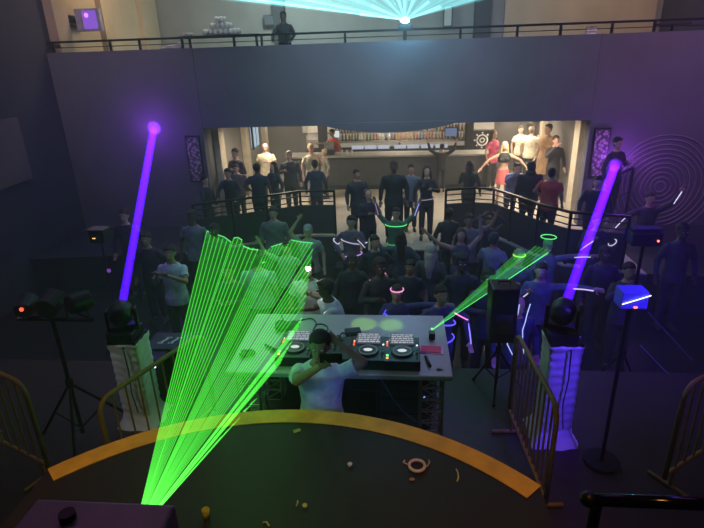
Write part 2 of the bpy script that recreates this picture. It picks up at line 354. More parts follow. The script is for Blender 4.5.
def atw(px, py, Y): return aty(px, py, Y)
panel('television', atw(335, 134, 18.2), (.34, .06, .26), BLK, 'small bright white screen at the left end of the bottle shelf', 'television', fm=glow((.85, .92, .92), .9))
panel('television', atw(451, 132, 18.2), (.42, .06, .30), BLK, 'bluish screen above the right part of the bar', 'television', fm=glow((.35, .45, .70), .45))
pc = MB().box((atw(323, 141, 18.0).x, 18.0, 2.0), (.30, .2, 2.4)); tag(pc.build('pillar', DARK), 'dark square pillar behind the left end of the bar', 'pillar')
for (px, py, wv, hv, l) in ((306, 128, .26, .34, 'upper left of the three pale notices on the wall left of the bar'), (313, 129, .24, .34, 'upper right of the three pale notices on the wall left of the bar'), (310, 139, .26, .26, 'lowest of the three pale notices on the wall left of the bar')):
    p = atw(px, py, 18.84); tag(MB().box(p, (wv, .02, hv)).build('notice', cm((.55, .53, .48))), l, 'notice')
em = empty('wall_emblem', atw(482, 140, 18.1), 'white ring emblem on a black board right of the bottles', 'sign')
MB().box((0, 0, 0), (.62, .05, .62)).build('board', BLK, em); e2 = MB()
e2.tube([(.17*math.cos(t), -.035, .17*math.sin(t)) for t in [2*PI*i/20 for i in range(20)]], .025, 6, True)
e2.tube([(.07*math.cos(t), -.035, .07*math.sin(t)) for t in [2*PI*i/12 for i in range(12)]], .02, 6, True)
for i in range(8): e2.box((.24*math.cos(i*PI/4), -.035, .24*math.sin(i*PI/4)), (.05, .02, .05), rot=Matrix.Rotation(-i*PI/4, 3, 'Y'))
e2.build('ring_mark', cm((.75, .75, .72)), em)
tag(MB().box((atw(469, 138, 17.9).x, 17.92, 1.72), (.24, .3, 1.84)).build('fridge', BLK, bevel=.02), 'black fridge beside the ring emblem behind the bar', 'fridge')
o = tag(MB().seg((1.18, 16.08, .82), (1.18, 16.08, 1.80), .035).seg((1.18, 16.08, .8), (1.18, 16.08, .83), .09).build('light_tube', glow((.62, .30, .26), .6)), 'pinkish lit tube standing against the bar front', 'lamp')
cr = empty('cash_register', (-2.2, 16.55, 1.86), 'small till with printer on the left end of the bar', 'till')
MB().box((0, 0, .06), (.34, .34, .12)).build('drawer_base', DARK, cr, bevel=.01); MB().box((0, .03, .26), (.30, .05, .22), rot=Matrix.Rotation(-.3, 3, 'X')).build('display', cm((.3, .3, .3)), cr)
for i, px in enumerate((342, 347, 352)):
    p = atw(px, 152, 16.5); g = MB().loft([(0, .03, .03, 0, 0), (.13, .04, .04, 0, 0)], 12).build('drinking_glass', cm((.7, .7, .66), .2), loc=(p.x, 16.5, 1.86)); tag(g, 'pale drinking glass on the bar top beside the till', 'glass', 'glasses beside the till')
# framed posters flanking the opening
def poster_m():
    m = mat('poster_print', (.3, .26, .26), .5); nt = m.node_tree; b = nt.nodes['Principled BSDF']
    vo = nt.nodes.new('ShaderNodeTexVoronoi'); vo.inputs['Scale'].default_value = 14; tc = nt.nodes.new('ShaderNodeTexCoord'); nt.links.new(tc.outputs['Object'], vo.inputs['Vector'])
    cr = nt.nodes.new('ShaderNodeValToRGB'); cr.color_ramp.elements[0].color = (.6, .5, .5, 1); cr.color_ramp.elements[1].color = (.08, .06, .08, 1); cr.color_ramp.elements[0].position = .2; cr.color_ramp.elements[1].position = .6
    nt.links.new(vo.outputs['Distance'], cr.inputs['Fac']); nt.links.new(cr.outputs['Color'], b.inputs['Base Color']); return m
PM = poster_m()
for x, l in ((-4.92, 'tall framed collage poster left of the bar opening'), (4.50, 'tall framed collage poster right of the bar opening')):
    o = empty('framed_poster', (x, 12.44, 2.52), l, 'poster'); MB().box((0, 0, 0), (.36, .04, 1.12)).build('frame', BLK, o, bevel=.006); MB().box((0, -.024, 0), (.29, .01, 1.04)).build('print', PM, o)
# spiral relief
rl = empty('ring_relief', (5.95, 12.47, 1.72), 'large round wall relief of concentric dark rings at right', 'wall relief')
RM = mat('relief_grey', (.26, .22, .30), .5)
for i, r in enumerate([.12+.105*k for k in range(11)]):
    MB().tube([(r*math.cos(t)*(1+.04*math.sin(3*t+i)), -.012, r*math.sin(t)) for t in [2*PI*q/48 for q in range(48)]], .013, 6, True).build('ring', RM, rl)
# stair-side things on the upper gallery
def onup(px, py, X): d = ray(px, py); return CC + d*(X/d.x)
sp = empty('stage_screen', onup(89, 20, -7.5), 'small lit purple monitor on the upper left wall', 'monitor')
MB().box((0, 0, 0), (.62, .12, .50)).build('casing', cm((.35, .32, .4)), sp, bevel=.01); MB().box((.06, -.07, 0), (.34, .02, .40)).build('screen', glow((.30, .12, .75), .9), sp); MB().ell((0, -.09, .10), (.05, .03, .05)).build('indicator_lamp', glow((.45, .1, 1), 4), sp)
MB().box((-.3, .02, 0), (.6, .06, .06)).build('wall_arm', BLK, sp)
for i in range(3):
    p = onup(70, 17+i*4.5, -8.0); tag(MB().box((-7.98, p.y, p.z), (.16, .95, .05)).build('wall_ledge', DARK), 'dark ledge on the tan wall, %s of three' % ('topmost', 'middle', 'lowest')[i], 'ledge')
tb = empty('gallery_table', (-4.25, 13.5, 4.15), 'dark table on the upper gallery under white balloons', 'table')
MB().box((0, 0, 1.10), (1.9, .6, .05)).build('table_top', DARK, tb)
for x in (-.9, .9):
    for y in (-.25, .25): MB().box((x, y, .54), (.05, .05, 1.08)).build('leg', DARK, tb)
for i in range(26):
    lay, k_ = (0, i) if i < 14 else ((1, i-14) if i < 22 else (2, i-22)); r = .062
    p = (-4.25+(k_//2-(3, 1.5, .5)[lay])*.125+.03*(k_ % 2), 13.42+.13*(k_ % 2)); z = 5.275+.078+lay*.13; tag(MB().ell((0, 0, 0), (r, r, r*1.15), 12, 8).seg((0, 0, -r*1.25), (0, 0, -r*1.05), .018, .006, 6).build('balloon', cm((.62, .64, .58)), None, True, loc=(p[0], p[1], z)), 'small white balloon in the pile on the upper gallery table', 'balloon', 'white balloons piled on the gallery table')
for px, l in ((188, 'white bowl at the left end of the gallery table'), (232, 'white cloth heap right of the balloons on the gallery')):
    p = aty(px, 35, 13.5); tag(MB().loft([(0, .07, .07, 0, 0), (.06, .14, .12, 0, 0), (.075, .13, .11, 0, 0)], 14).build('bowl', cm((.6, .6, .55)), None, True, loc=(p.x, 13.5, 5.276)), l, 'bowl')
p = aty(174, 47, 12.7); gb = MB().ell((0, 0, .04), (.22, .07, .05)).ell((.14, 0, .07), (.09, .06, .06)).ell((-.2, 0, .03), (.16, .05, .03)).build('folded_cloth', cm((.65, .65, .62)), None, vox=.02, loc=(p.x, 12.72, 5.00)); tag(gb, 'crumpled white cloth on the gallery parapet', 'cloth')
p = aty(591, 35, 12.7); bx = empty('carton', (p.x, 12.72, 5.00), 'small white carton on the gallery parapet at right', 'box'); MB().box((0, 0, .07), (.22, .06, .14)).build('carton_body', cm((.8, .74, .6)), bx, bevel=.005); MB().box((0, 0, .145), (.225, .065, .012)).build('lid', cm((.7, .64, .5)), bx)
for (px, py, ww, hh, s) in ((272, 20, .50, .26, .25), (448, 16, .22, .55, .5), (482, 8, .35, .22, .35)):
    p = aty(px, py, 18.6); o = empty('wall_screen', (p.x, 18.62, p.z), {272: 'pale wide screen on the upper wall behind the silhouette', 448: 'tall pale screen on the upper wall right of the teal laser', 482: 'small pale screen high on the upper wall, farthest right'}[px], 'screen')
    MB().box((0, .05, 0), (ww+.06, .08, hh+.06)).build('casing', DARK, o); MB().box((0, 0, 0), (ww, .02, hh)).build('screen', glow((.45, .6, .62), s), o)
lt = empty('lounge_table', (6.1, 13.6, 4.15), 'dark cocktail table on the upper gallery at far right', 'table')
MB().seg((0, 0, 0), (0, 0, .03), .25, n=20).build('base', BLK, lt); MB().seg((0, 0, .03), (0, 0, 1.0), .03).build('stem', BLK, lt); MB().seg((0, 0, 1.0), (0, 0, 1.04), .38, n=24).build('table_top', DARK, lt)

# ================================================================ LASERS
def beams(parent, S, targets, m, r0, r1, sheet=None, sides=4):
    S = Vector(S); L = parent.location
    for T in targets: MB().seg(S-L, Vector(T)-L, r0, r1, sides).build('light_beam', m, parent)
    if sheet:
        me = MB(); v = [S-L]+[Vector(T)-L for T in targets]
        me.add(v, [(0, i, i+1) for i in range(1, len(v)-1) if (v[i]-v[i+1]).length < 1.6]); o = me.build('light_sheet', sheet, parent); lab(o, 'faint sheet of laser light in the haze')
def interp(segs):
    out = []
    for (x0, y0, Y0), (x1, y1, Y1), n in segs:
        for i in range(n):
            t = i/max(1, n-1); out.append(aty(x0+(x1-x0)*t, y0+(y1-y0)*t, Y0+(Y1-Y0)*t))
    return out
S = aty(131, 542, 1.0)
lp = empty('laser_projector', (S.x, S.y-.12, S.z), 'black laser projector on a pole at the front edge, throwing green beams', 'laser projector')
S = S + Vector((0, .015, 0))
MB().box((-.035, -.01, .045), (.38, .24, .22)).build('housing', mat('projector_grey', (.34, .32, .30), .45, .3), lp, bevel=.008)
MB().seg((0, .105, 0), (0, .125, 0), .02, n=16).build('aperture', glow((.1, 1, .15), 6), lp)
hb = MB(); hb.tube([(-.12, -.06, .15), (-.12, -.06, .19), (-.08, -.06, .205), (-.03, -.04, .205), (.01, -.03, .17)], .012, 8); hb.ell((-.055, -.02, .165), (.03, .03, .03)).build('bracket', BLK, lp)
MB().seg((-.10, .05, .155), (-.10, .05, .175), .02).build('knob', BLK, lp)
MB().seg((-.06, -.03, -.065), (-.06, -.03, 2.40-lp.location.z+.02), .022).build('pole', BLKM, lp); MB().seg((-.06, -.03, 2.40-lp.location.z), (-.06, -.03, 2.42-lp.location.z), .16, n=20).build('base_plate', BLKM, lp)
G = haze_glow('green_beam', (.10, 1, .07), .34); GS = haze_glow('green_sheet', (.06, 1, .04), .13)
tg = interp([((207, 231, 9.3), (231, 242, 9.3), 7), ((234, 238, 9.0), (242, 240, 9.0), 3), ((244, 246, 8.8), (258, 249, 8.8), 4), ((266, 250, 8.9), (284, 243, 9.2), 6), ((290, 241, 9.4), (312, 243, 9.4), 7)])
beams(lp, S, tg, G, .0016, .0075, GS)
tg2 = []
for a, b, n in (((313, 249), (304, 310), 8), ((302, 318), (297, 332), 5), ((295, 338), (279, 366), 6)): tg2 += [atz(a[0]+(b[0]-a[0])*i/n, a[1]+(b[1]-a[1])*i/n, 2.11) if i+a[1] > 300 else aty(a[0]+(b[0]-a[0])*i/n, a[1]+(b[1]-a[1])*i/n, 5.6) for i in range(n)]
beams(lp, S, tg2, G, .0016, .0055, GS)
tg3 = [atz(x, y, 1.17) for x, y in ((266, 388), (259, 395), (252, 402), (244, 410))]
beams(lp, S, tg3, G, .0016, .004, GS)
# glowing tubes stand in for laser light where the beams land
for pts in ([(207, 231), (215, 234), (224, 237), (231, 242)], [(234, 238), (238, 237.5), (242, 240)], [(243, 246), (250, 249), (258, 250)], [(271, 247), (277, 245), (284, 243)], [(291, 240), (302, 242), (313, 243)], [(251, 262), (258, 264), (265, 262)]):
    lab(MB().tube([aty(x, y, 9.1)-lp.location for x, y in pts], .012, 6).build('light_trace', glow((.15, .9, .25), .9), lp), 'bright trace at the tips of the beams')
lamp('SPOT', 'laser_light', S+Vector((0, .1, .02)), 75, (.06, 1, .10), aty(265, 262, 8), .02, 26, .5)
lamp('SPOT', 'laser_light_table', S+Vector((0, .1, .02)), 45, (.05, 1, .12), atz(255, 345, 2.1), .02, 22, .5)
# second green fan from the small effect head at the table edge
S2 = atz(432, 330, 2.2)
l2 = empty('effect_laser', (S2.x, S2.y, 2.105), 'tiny effect laser at the right edge of the booth table', 'laser')
MB().box((0, 0, .035), (.06, .07, .07)).build('housing', BLK, l2, bevel=.004); MB().seg((0, .03, .09), (0, .036, .095), .008).build('aperture', glow((.2, 1, .2), 3), l2)
G2 = haze_glow('green_beam_faint', (.12, 1, .10), .26); GS2 = haze_glow('green_sheet_faint', (.06, 1, .08), .045)
beams(l2, S2, interp([((515, 255, 8.1), (530, 252, 8.3), 4), ((536, 246, 8.5), (551, 250, 8.6), 5)]), G2, .001, .006, GS2)
beams(l2, S2, [aty(548, 253, 8.6)], haze_glow('green_beam_strong', (.12, 1, .15), .8), .002, .008)
lamp('SPOT', 'laser_light_right', S2+Vector((0, 0, .05)), 60, (.08, 1, .08), aty(535, 250, 8.5), .01, 14, .5)
# teal laser on the upper gallery rail
T0 = aty(405, 20, 12.66)
tl = empty('teal_laser', (T0.x, 12.86, 5.22), 'bright teal laser on the upper gallery rail', 'laser')
MB().box((0, 0, .07), (.30, .22, .14)).build('housing', BLK, tl, bevel=.01); MB().ell((T0.x-T0.x, -.13, T0.z-5.22), (.10, .03, .06)).build('lens', glow((.75, 1, 1), 14), tl)
MB().box((0, 0, -.10), (.08, .08, .21)).build('clamp', BLKM, tl)
TB = haze_glow('teal_beam', (.22, .80, .85), .11); TS = haze_glow('teal_sheet', (.18, .66, .70), .72)
tt = [T0+ (aty(-60+i*(640/30), -34-6*math.sin(i), 6.5)-T0) for i in range(31)]
beams(tl, T0, tt, TB, .01, .035, TS)
beams(tl, T0, [aty(x, y, 11.2) for x, y in ((372, 6), (385, -2), (396, -6), (404, -8), (415, -4), (428, 2), (440, 7), (360, 14))], haze_glow('teal_beam_near', (.4, .95, 1), .26), .012, .035)

# ================================================================ MOVING HEADS ON TOTEMS
def cloth_totem(name, base, ztop, label, w=.30, folds=.02, tilt=0, seed=0):
    o = empty(name, base, label, 'stand', tilt); H = ztop-base.z; random.seed(seed)
    rings = 60; n = 48; v = []; f = []; ph = [random.uniform(0, 6) for _ in range(5)]
    for j in range(rings+1):
        t = j/rings; z = H*t
        flare = 1+.55*max(0, (.16-t)/.16)**1.6 + .10*max(0, (t-.93)/.07)
        for i in range(n):
            a = 2*PI*i/n; q = max(abs(math.cos(a)), abs(math.sin(a)))
            r = w/2/q**.85*flare*(1+.012*math.sin(5*a+ph[0]+3*t)+.006*math.sin(9*a+ph[1]-5*t)+.35*max(0, .14-t)*math.sin(7*a+ph[2]))
            r += .005*math.sin(z*70+2*math.sin(a*2+ph[3]))*(.4+.6*math.sin(a*3+z*9)**2)
            v.append((r*math.cos(a), r*math.sin(a), z+(.012*math.sin(9*a) if j == rings else 0)))
    for j in range(rings):
        f += [(j*n+i, j*n+(i+1) % n, (j+1)*n+(i+1) % n, (j+1)*n+i) for i in range(n)]
    f.append(tuple(range(rings*n, (rings+1)*n)))
    me = MB().add(v, f).build('cloth_cover', mat('white_cloth', (.78, .78, .76), .85, var=.08), o, True)
    MB().box((0, 0, H+.015), (w*.98, w*.98, .03)).build('top_plate', BLKM, o)
    cb = MB()
    for dx in (.03,): cb.tube([(dx, -w*.35, H+.02), (dx, -w*.58, H-.03), (dx+.01, -w*.60, H*.7), (dx-.01, -w*.60, H*.45), (dx+.02, -w*.62, H*.2)], .006, 6)
    cb.build('power_cable', BLK, o)
    return o
bL = atz(145, 417, 1.15); bR = atz(550, 434, 1.15)
cloth_totem('cloth_totem', bL, 2.14, 'white cloth covered totem under the left moving light', .30, seed=3)
cloth_totem('cloth_totem', bR, 2.25, 'white cloth covered totem under the right moving light', .30, seed=5)
VB = vol_glow('violet_beam', (.055, .002, 1.0), 12.0)
def moving_head(base, T, label, r0, r1):
    o = empty('moving_head', base, label, 'stage light')
    MB().box((0, 0, .045), (.27, .27, .09)).build('base', BLK, o, bevel=.012)
    T = Vector(T); pv = Vector((0, 0, .26)); d = (T-Vector(base)-pv).normalized(); q = d.to_track_quat('Z', 'Y')
    az = math.atan2(d.y, d.x); yk = MB(); c = Vector((-math.sin(az), math.cos(az), 0))
    for s in (-1, 1): yk.box(pv+c*s*.135-Vector((0, 0, .07)), (.09, .03, .24), az)
    yk.box((0, 0, .11), (.10, .30, .04), az).build('yoke', BLK, o, bevel=.006)
    M3 = q.to_matrix(); h = MB(); rg = [(-.13, .07), (-.10, .10), (.02, .115), (.10, .10), (.12, .085)]
    v = []; n = 20
    for z, r in rg:
        for i in range(n): t = 2*PI*i/n; v.append(pv+M3 @ Vector((r*math.cos(t), r*math.sin(t), z)))
    f = [tuple(range(n))[::-1], tuple(range(4*n, 5*n))]
    for j in range(4): f += [(j*n+i, j*n+(i+1) % n, (j+1)*n+(i+1) % n, (j+1)*n+i) for i in range(n)]
    h.add(v, f).build('lamp_head', BLK, o, True)
    MB().seg(pv+d*.12, pv+d*.128, r0*.98, n=20).build('lens', glow((.4, .1, 1), 3), o)
    a = pv+d*.13; b = T-Vector(base)
    MB().seg(a, b, r0, r1, 24).build('light_beam', VB, o)
    lamp('SPOT', 'moving_head_light', Vector(base)+a+d*.05, 38000, (.22, .03, 1), T, .02, 2.3, .5)
    return o
TL = aty(154, 128, 12.46); TR = aty(618, 157, 12.46)
moving_head((bL.x-.02, bL.y, 2.17), TL, 'moving head light throwing a violet beam from the left totem', .042, .085)
moving_head((bR.x-.03, bR.y, 2.28), TR, 'moving head light throwing a violet beam from the right totem', .045, .095)
lamp('POINT', 'violet_spill', (TL.x, TL.y-.5, TL.z), 22, (.35, .06, 1), None, .15)  # unseen point lamps added for the halo where the violet beams land
lamp('POINT', 'violet_spill', (TR.x, TR.y-.5, TR.z), 22, (.45, .08, 1), None, .15)

# ================================================================ BOOTH TABLE
tz = 2.1
tbl = empty('booth_table', (-.56, 4.63, 1.15), 'large grey topped booth table holding the decks', 'table')
MB().box((0, 0, .925), (2.08, 1.18, .05)).build('table_top', mat('table_top', (.46, .45, .46), .35, var=.06, scale=3), tbl, bevel=.012)
MB().box((0, .52, .45), (1.98, .03, .88)).build('front_panel', DARK, tbl)
def truss(parent, x, y, w_, h):
    m = MB()
    for a in (-1, 1):
        for b in (-1, 1): m.seg((x+a*w_/2, y+b*w_/2, 0), (x+a*w_/2, y+b*w_/2, h), .014, n=8)
    k = int(h/.12)
    for i in range(k+1):
        z = h*i/k
        for (p, q) in (((-1, -1), (1, -1)), ((1, -1), (1, 1)), ((1, 1), (-1, 1)), ((-1, 1), (-1, -1))):
            m.seg((x+p[0]*w_/2, y+p[1]*w_/2, z), (x+q[0]*w_/2, y+q[1]*w_/2, z), .008, n=6)
            if i < k: m.seg((x+p[0]*w_/2, y+p[1]*w_/2, z), (x+q[0]*w_/2, y+q[1]*w_/2, z+h/k), .006, n=6)
    return m.build('leg', STEEL, parent)
for x in (-.86, .86):
    for y in (-.42, .40): truss(tbl, x, y, .2, .90)
MB().seg((-.86, -.42, .12), (.86, -.42, .12), .015).build('brace', STEEL, tbl)
rk = empty('equipment_rack', (.05, 4.62, 1.15), 'black equipment rack under the right half of the booth table', 'rack')
MB().box((0, 0, .4), (.55, .5, .78)).build('case', BLK, rk, bevel=.01)
for z in (.2, .38, .56): MB().box((0, -.26, z), (.48, .02, .14)).build('rack_unit', cm((.05, .05, .06), .4), rk)
MB().ell((.2, -.275, .5), (.012, .008, .012)).build('indicator_lamp', glow((.2, .25, 1), 2.5), rk)
MB().tube([(-.25, -.27, .75), (-.1, -.33, .5), (.0, -.32, .35), (.14, -.34, .25), (.22, -.30, .06)], .010, 6).build('cable', cm((.10, .12, .4)), rk)

def deck(loc, label, rz=0):
    o = empty('media_player', loc, label, 'turntable deck', rz)
    MB().box((0, 0, .05), (.33, .45, .10)).build('body', mat('deck_black', (.015, .015, .017), .35), o, bevel=.008)
    s = MB().box((0, .135, .125), (.23, .13, .012), rot=Matrix.Rotation(.25, 3, 'X')).build('screen', mat('deck_screen', (.01, .01, .02), .2, em=(.3, .35, .5), es=.25), o)
    tx = MB(); R3 = Matrix.Rotation(.25, 3, 'X')
    for r in range(5):
        x = -.10
        while x < .10:
            l = random.uniform(.012, .05); l = min(l, .105-x); tx.box(Vector((x+l/2, .135, .125)) + R3 @ Vector((0, -.05+.025*r, .009)), (l, .009 if r else .014, .003), rot=R3); x += l+.008
    tx.build('screen_text', glow((.85, .92, 1), .55), s)
    MB().seg((0, -.06, .10), (0, -.06, .118), .103, .098, 40).build('jog_wheel', mat('jog', (.03, .03, .032), .3, .4), o)
    MB().ell((0, -.06, .119), (.042, .028, .004), 24, 6).build('jog_display', glow((.9, .95, 1), .8), o)
    MB().tube([(.082*math.cos(t), -.06+.082*math.sin(t), .119) for t in [2*PI*i/32 for i in range(32)]], .0022, 6, True).build('jog_ring', glow((.7, .75, .8), .25), o)
    for k, (x, y, c) in enumerate(((-.135, -.17, (1, .45, .1)), (-.135, -.125, (.2, 1, .3)), (-.14, .05, (1, .12, .05)), (-.14, .085, (1, .12, .05)), (-.14, .12, (1, .5, .3)), (.14, .06, (1, 1, 1)), (-.115, .15, (1, .1, .05)))):
        MB().seg((x, y, .10), (x, y, .108), .012 if k < 2 else .008, n=14).build('button', glow(c, 1.6), o)
    MB().box((.135, -.10, .103), (.012, .16, .005)).build('tempo_slot', cm((.002, .002, .002)), o); MB().box((.135, -.08, .110), (.024, .014, .014)).build('tempo_fader', cm((.4, .4, .4)), o)
    return o
def tt_(px, py): p = atz(px, py, tz); return p
d1 = tt_(297, 354); d2 = tt_(368.5, 357); d3 = tt_(402, 358)
deck((d1.x, d1.y, tz), 'black media player left of the performer on the booth table')
deck((d2.x, d2.y, tz), 'black media player between the mixer and the rightmost deck')
deck((d3.x, d3.y, tz), 'rightmost black media player on the booth table')
mx = empty('mixer', ((d1.x+d2.x)/2+.02, d2.y, tz), 'black mixer between the decks behind the performer', 'mixer')
MB().box((0, 0, .05), (.33, .42, .10)).build('body', BLK, mx, bevel=.008)
for i in range(4):
    for j in range(4): MB().seg((-.11+.06*i, .13-.055*j, .10), (-.11+.06*i, .13-.055*j, .118), .010, .008, 12).build('knob', cm((.06, .06, .06), .4), mx)
    MB().box((-.11+.06*i, -.13, .105), (.018, .03, .012)).build('fader', cm((.4, .4, .4)), mx)
for c, x, y in (((.9, .9, 1), .14, -.10), ((1, .3, .1), -.14, .05), ((1, .3, .1), -.14, .09)): MB().seg((x, y, .10), (x, y, .107), .007, n=10).build('button', glow(c, 2), mx)
# loose things on the table
def cable(pts, label, r=.006):
    P = [Vector((atz(x, y, tz).x, atz(x, y, tz).y, tz+r+.001+dz)) for x, y, dz in pts]; Q = []
    for i in range(len(P)-1):
        p0, p1, p2, p3 = P[max(0, i-1)], P[i], P[i+1], P[min(len(P)-1, i+2)]
        for k in range(6):
            t = k/6; Q.append(.5*((2*p1)+(-p0+p2)*t+(2*p0-5*p1+4*p2-p3)*t*t+(-p0+3*p1-3*p2+p3)*t**3))
    Q.append(P[-1]); o = MB().tube(Q, r, 6).build('cable', BLK, None, True); tag(o, label, 'cable'); return o
cable([(281, 312, .01), (283, 320, .0), (289, 324, 0), (300, 321, 0), (311, 319, 0), (316, 323, 0), (314, 330, 0)], 'black cable snaking from the table back edge to the mixer')
cable([(313, 331, 0), (317, 325, 0), (324, 325, 0), (328, 329, 0), (324, 335, 0)], 'black cable looped behind the performer head on the table')
cable([(330, 331, 0), (338, 338, .0), (343, 333, 0), (352, 341, 0)], 'black cable behind the mixer beside the small box')
def blob(px, py, dims, label, name, col=(.05, .05, .045), rz=0, cat=None):
    p = tt_(px, py); m = MB(); random.seed(int(px))
    for k in range(6): m.ell((random.uniform(-.3, .3)*dims[0], random.uniform(-.3, .3)*dims[1], dims[2]*.45), (dims[0]*.28, dims[1]*.3, dims[2]*.5))
    m.ell((0, 0, dims[2]*.4), (dims[0]*.42, dims[1]*.4, dims[2]*.42))
    o = m.build(name, cm(col), None, vox=.008, wrinkle=.01, loc=(p.x, p.y, tz)); o.rotation_euler.z = rz; tag(o, label, cat or name.replace('_', ' ')); return o
blob(287, 328, (.24, .20, .07), 'dark crumpled bag on the table behind the left deck', 'small_bag')
blob(247, 355, (.15, .10, .05), 'dark crumpled glove near the left end of the table', 'glove')
p = tt_(272, 350); hs = empty('microphone', (p.x, p.y, tz), 'dark handheld microphone lying left of the left deck', 'microphone', -.7)
MB().seg((-.11, 0, .018), (.07, 0, .022), .012, .016, 12).build('handle', BLK, hs, True); MB().ell((.09, 0, .026), (.028, .025, .025)).build('grille', cm((.12, .12, .12), .4), hs, True)
p = tt_(353, 334); sb = empty('small_interface', (p.x, p.y, tz), 'small dark grey box lying behind the mixer', 'audio box', .25)
MB().box((0, 0, .025), (.16, .10, .05)).build('casing', cm((.07, .08, .10)), sb, bevel=.006); MB().seg((-.04, -.05, .025), (-.04, -.058, .025), .008).build('knob', cm((.3, .3, .3)), sb)
p = tt_(431, 350); q = MB().box((0, 0, .004), (.235, .15, .006)).build('paper_sheet', cm((.75, .72, .78)), loc=(p.x, p.y, tz)); q.rotation_euler.z = -.08; tag(q, 'white sheet under the pink one on the right of the table', 'paper')
q = MB().box((0, 0, .010), (.19, .12, .006)).build('paper_sheet', mat('pink_sheet', (.85, .06, .16), .6, em=(.9, .05, .2), es=.0), loc=(p.x, p.y, tz)); q.rotation_euler.z = -.08; tag(q, 'bright pink sheet on the right of the table', 'paper')
p = tt_(428, 363); m_ = empty('marker', (p.x, p.y, tz), 'black marker lying below the pink sheet', 'marker', 1.75)
MB().seg((-.08, 0, .016), (.05, 0, .016), .015, n=12).build('barrel', BLK, m_, True); MB().seg((.05, 0, .016), (.09, 0, .016), .017, .014, 12).build('cap', cm((.03, .03, .03), .4), m_)
p = tt_(439, 370); k_ = empty('key_fob', (p.x, p.y, tz), 'small dark key fob near the right front corner of the table', 'key fob'); MB().ell((0, 0, .007), (.025, .015, .007)).build('fob', cm((.04, .04, .06)), k_); MB().tube([(.03+.012*math.cos(t), .012*math.sin(t), .004) for t in [2*PI*i/14 for i in range(14)]], .002, 5, True).build('key_ring', STEEL, k_)

# ================================================================ BARRIERS
def barrier(p0, p1, z, label, h=1.1, nb=9, yel=True):
    p0 = Vector((p0[0], p0[1], z)); p1 = Vector((p1[0], p1[1], z)); d = p1-p0; L = d.length; a = math.atan2(d.y, d.x)
    o = empty('crowd_barrier', p0, label, 'barrier', a); R = .13; mm = YEL if yel else STEEL
    pts = [(0, 0, .16), (0, 0, h-R)]+[(R-R*math.cos(t), 0, h-R+R*math.sin(t)) for t in (.4, .8, 1.2, 1.57)]+[(L-R, 0, h)]+[(L-R+R*math.sin(t), 0, h-R+R*math.cos(t)) for t in (.4, .8, 1.2, 1.57)]+[(L, 0, .16)]
    MB().tube(pts, .021, 8).build('frame', mm, o, True); MB().seg((0, 0, .2), (L, 0, .2), .018).build('bottom_rail', mm, o)
    for i in range(nb): x = L*(i+1)/(nb+1); MB().seg((x, 0, .2), (x, 0, h), .009, n=6).build('upright', mm, o)
    for x in (.12, L-.12): MB().seg((x, -.20, .02), (x, .20, .02), .018).seg((x, 0, .02), (x, 0, .2), .018).build('foot', mm, o)
    return o
barrier((1.13, 4.60), (1.20, 3.42), 1.15, 'yellow crowd barrier standing left of the right totem', h=1.1, nb=11)
barrier((-1.95, 4.50), (-2.42, 3.35), 1.15, 'yellow crowd barrier standing right of the left totem', h=1.1, nb=8)
barrier((-4.4, 4.1), (-3.22, 3.58), 1.15, 'crowd barrier at the far left edge of the stage', h=1.1, nb=8)
barrier((2.28, 3.75), (3.3, 4.45), 1.15, 'crowd barrier at the far right edge of the stage', h=1.1, nb=8)

# ================================================================ STANDS AND SPEAKERS
def tripod(parent, H, spread=.42, r=.018, zleg=.55, a0=.3):
    MB().seg((0, 0, .10), (0, 0, H), r).build('pole', BLKM, parent)
    MB().seg((0, 0, zleg-.04), (0, 0, zleg+.05), r*1.9).build('collar', BLKM, parent)
    for i in range(3):
        a = a0+2*PI*i/3; c, s = math.cos(a), math.sin(a)
        lg = MB().seg((0, 0, zleg), (spread*c, spread*s, .015), r*.75).seg((0, 0, .16), (spread*.55*c, spread*.55*s, zleg*.45), r*.5).build('leg', BLKM, parent)
        MB().ell((spread*c, spread*s, .02), (.022, .022, .02)).build('rubber_foot', BLK, lg)
p = atz(500, 432, 1.15)
ts = empty('speaker_stand', (1.10, 5.2, 1.15), 'black tripod stand under the tall dark speaker right of the booth', 'stand'); tripod(ts, .69, .30)
sk = empty('loudspeaker', (1.10, 5.2, 1.84), 'tall black loudspeaker on a tripod right of the booth table', 'loudspeaker')
MB().box((0, 0, .33), (.28, .28, .64)).build('cabinet', BLK, sk, bevel=.02)
MB().box((0, .152, .33), (.28, .01, .58)).build('grille', cm((.02, .02, .02)), sk)
for z in (.62,): MB().tube([(-.06, 0, .64), (-.06, 0, .68), (.06, 0, .68), (.06, 0, .64)], .01, 6).build('handle', BLK, sk)
MB().box((0, -.152, .25), (.18, .01, .22)).build('connector_plate', cm((.05, .05, .05), .4), sk)
def effect_stand(base, H, label, heads, hlabel):
    o = empty('lighting_stand', base, label, 'stand'); tripod(o, H, .5, .02, .7, .9)
    MB().seg((-.34, 0, H), (.40, 0, H), .02).build('crossbar', BLKM, o)
    return o
def par(loc, aim, label, em_=None, r=.11, name='stage_lamp'):
    o = empty(name, loc, label, 'stage light'); d = Vector(aim).normalized()
    MB().seg(-d*.09, d*.09, r*.9, r, 20).build('lamp_body', BLK, o, bevel=.01); MB().seg(d*.085, d*.096, r*.9, n=20).build('lens', cm((.03, .03, .05), .15), o)
    yb = MB(); s = d.cross(Vector((0, 0, 1))).normalized(); yb.tube([s*(r+.02), s*(r+.02)-Vector((0, 0, r+.03)), -s*(r+.02)-Vector((0, 0, r+.03)), -s*(r+.02)], .01, 6).build('bracket', BLKM, o)
    if em_: MB().ell(-d*.10+Vector((0, 0, .03)), (.018, .018, .018)).build('indicator_lamp', glow(em_, 5), o)
    return o
sb = atz(85, 440, 1.15)
tp_ = aty(64, 308, sb.y)
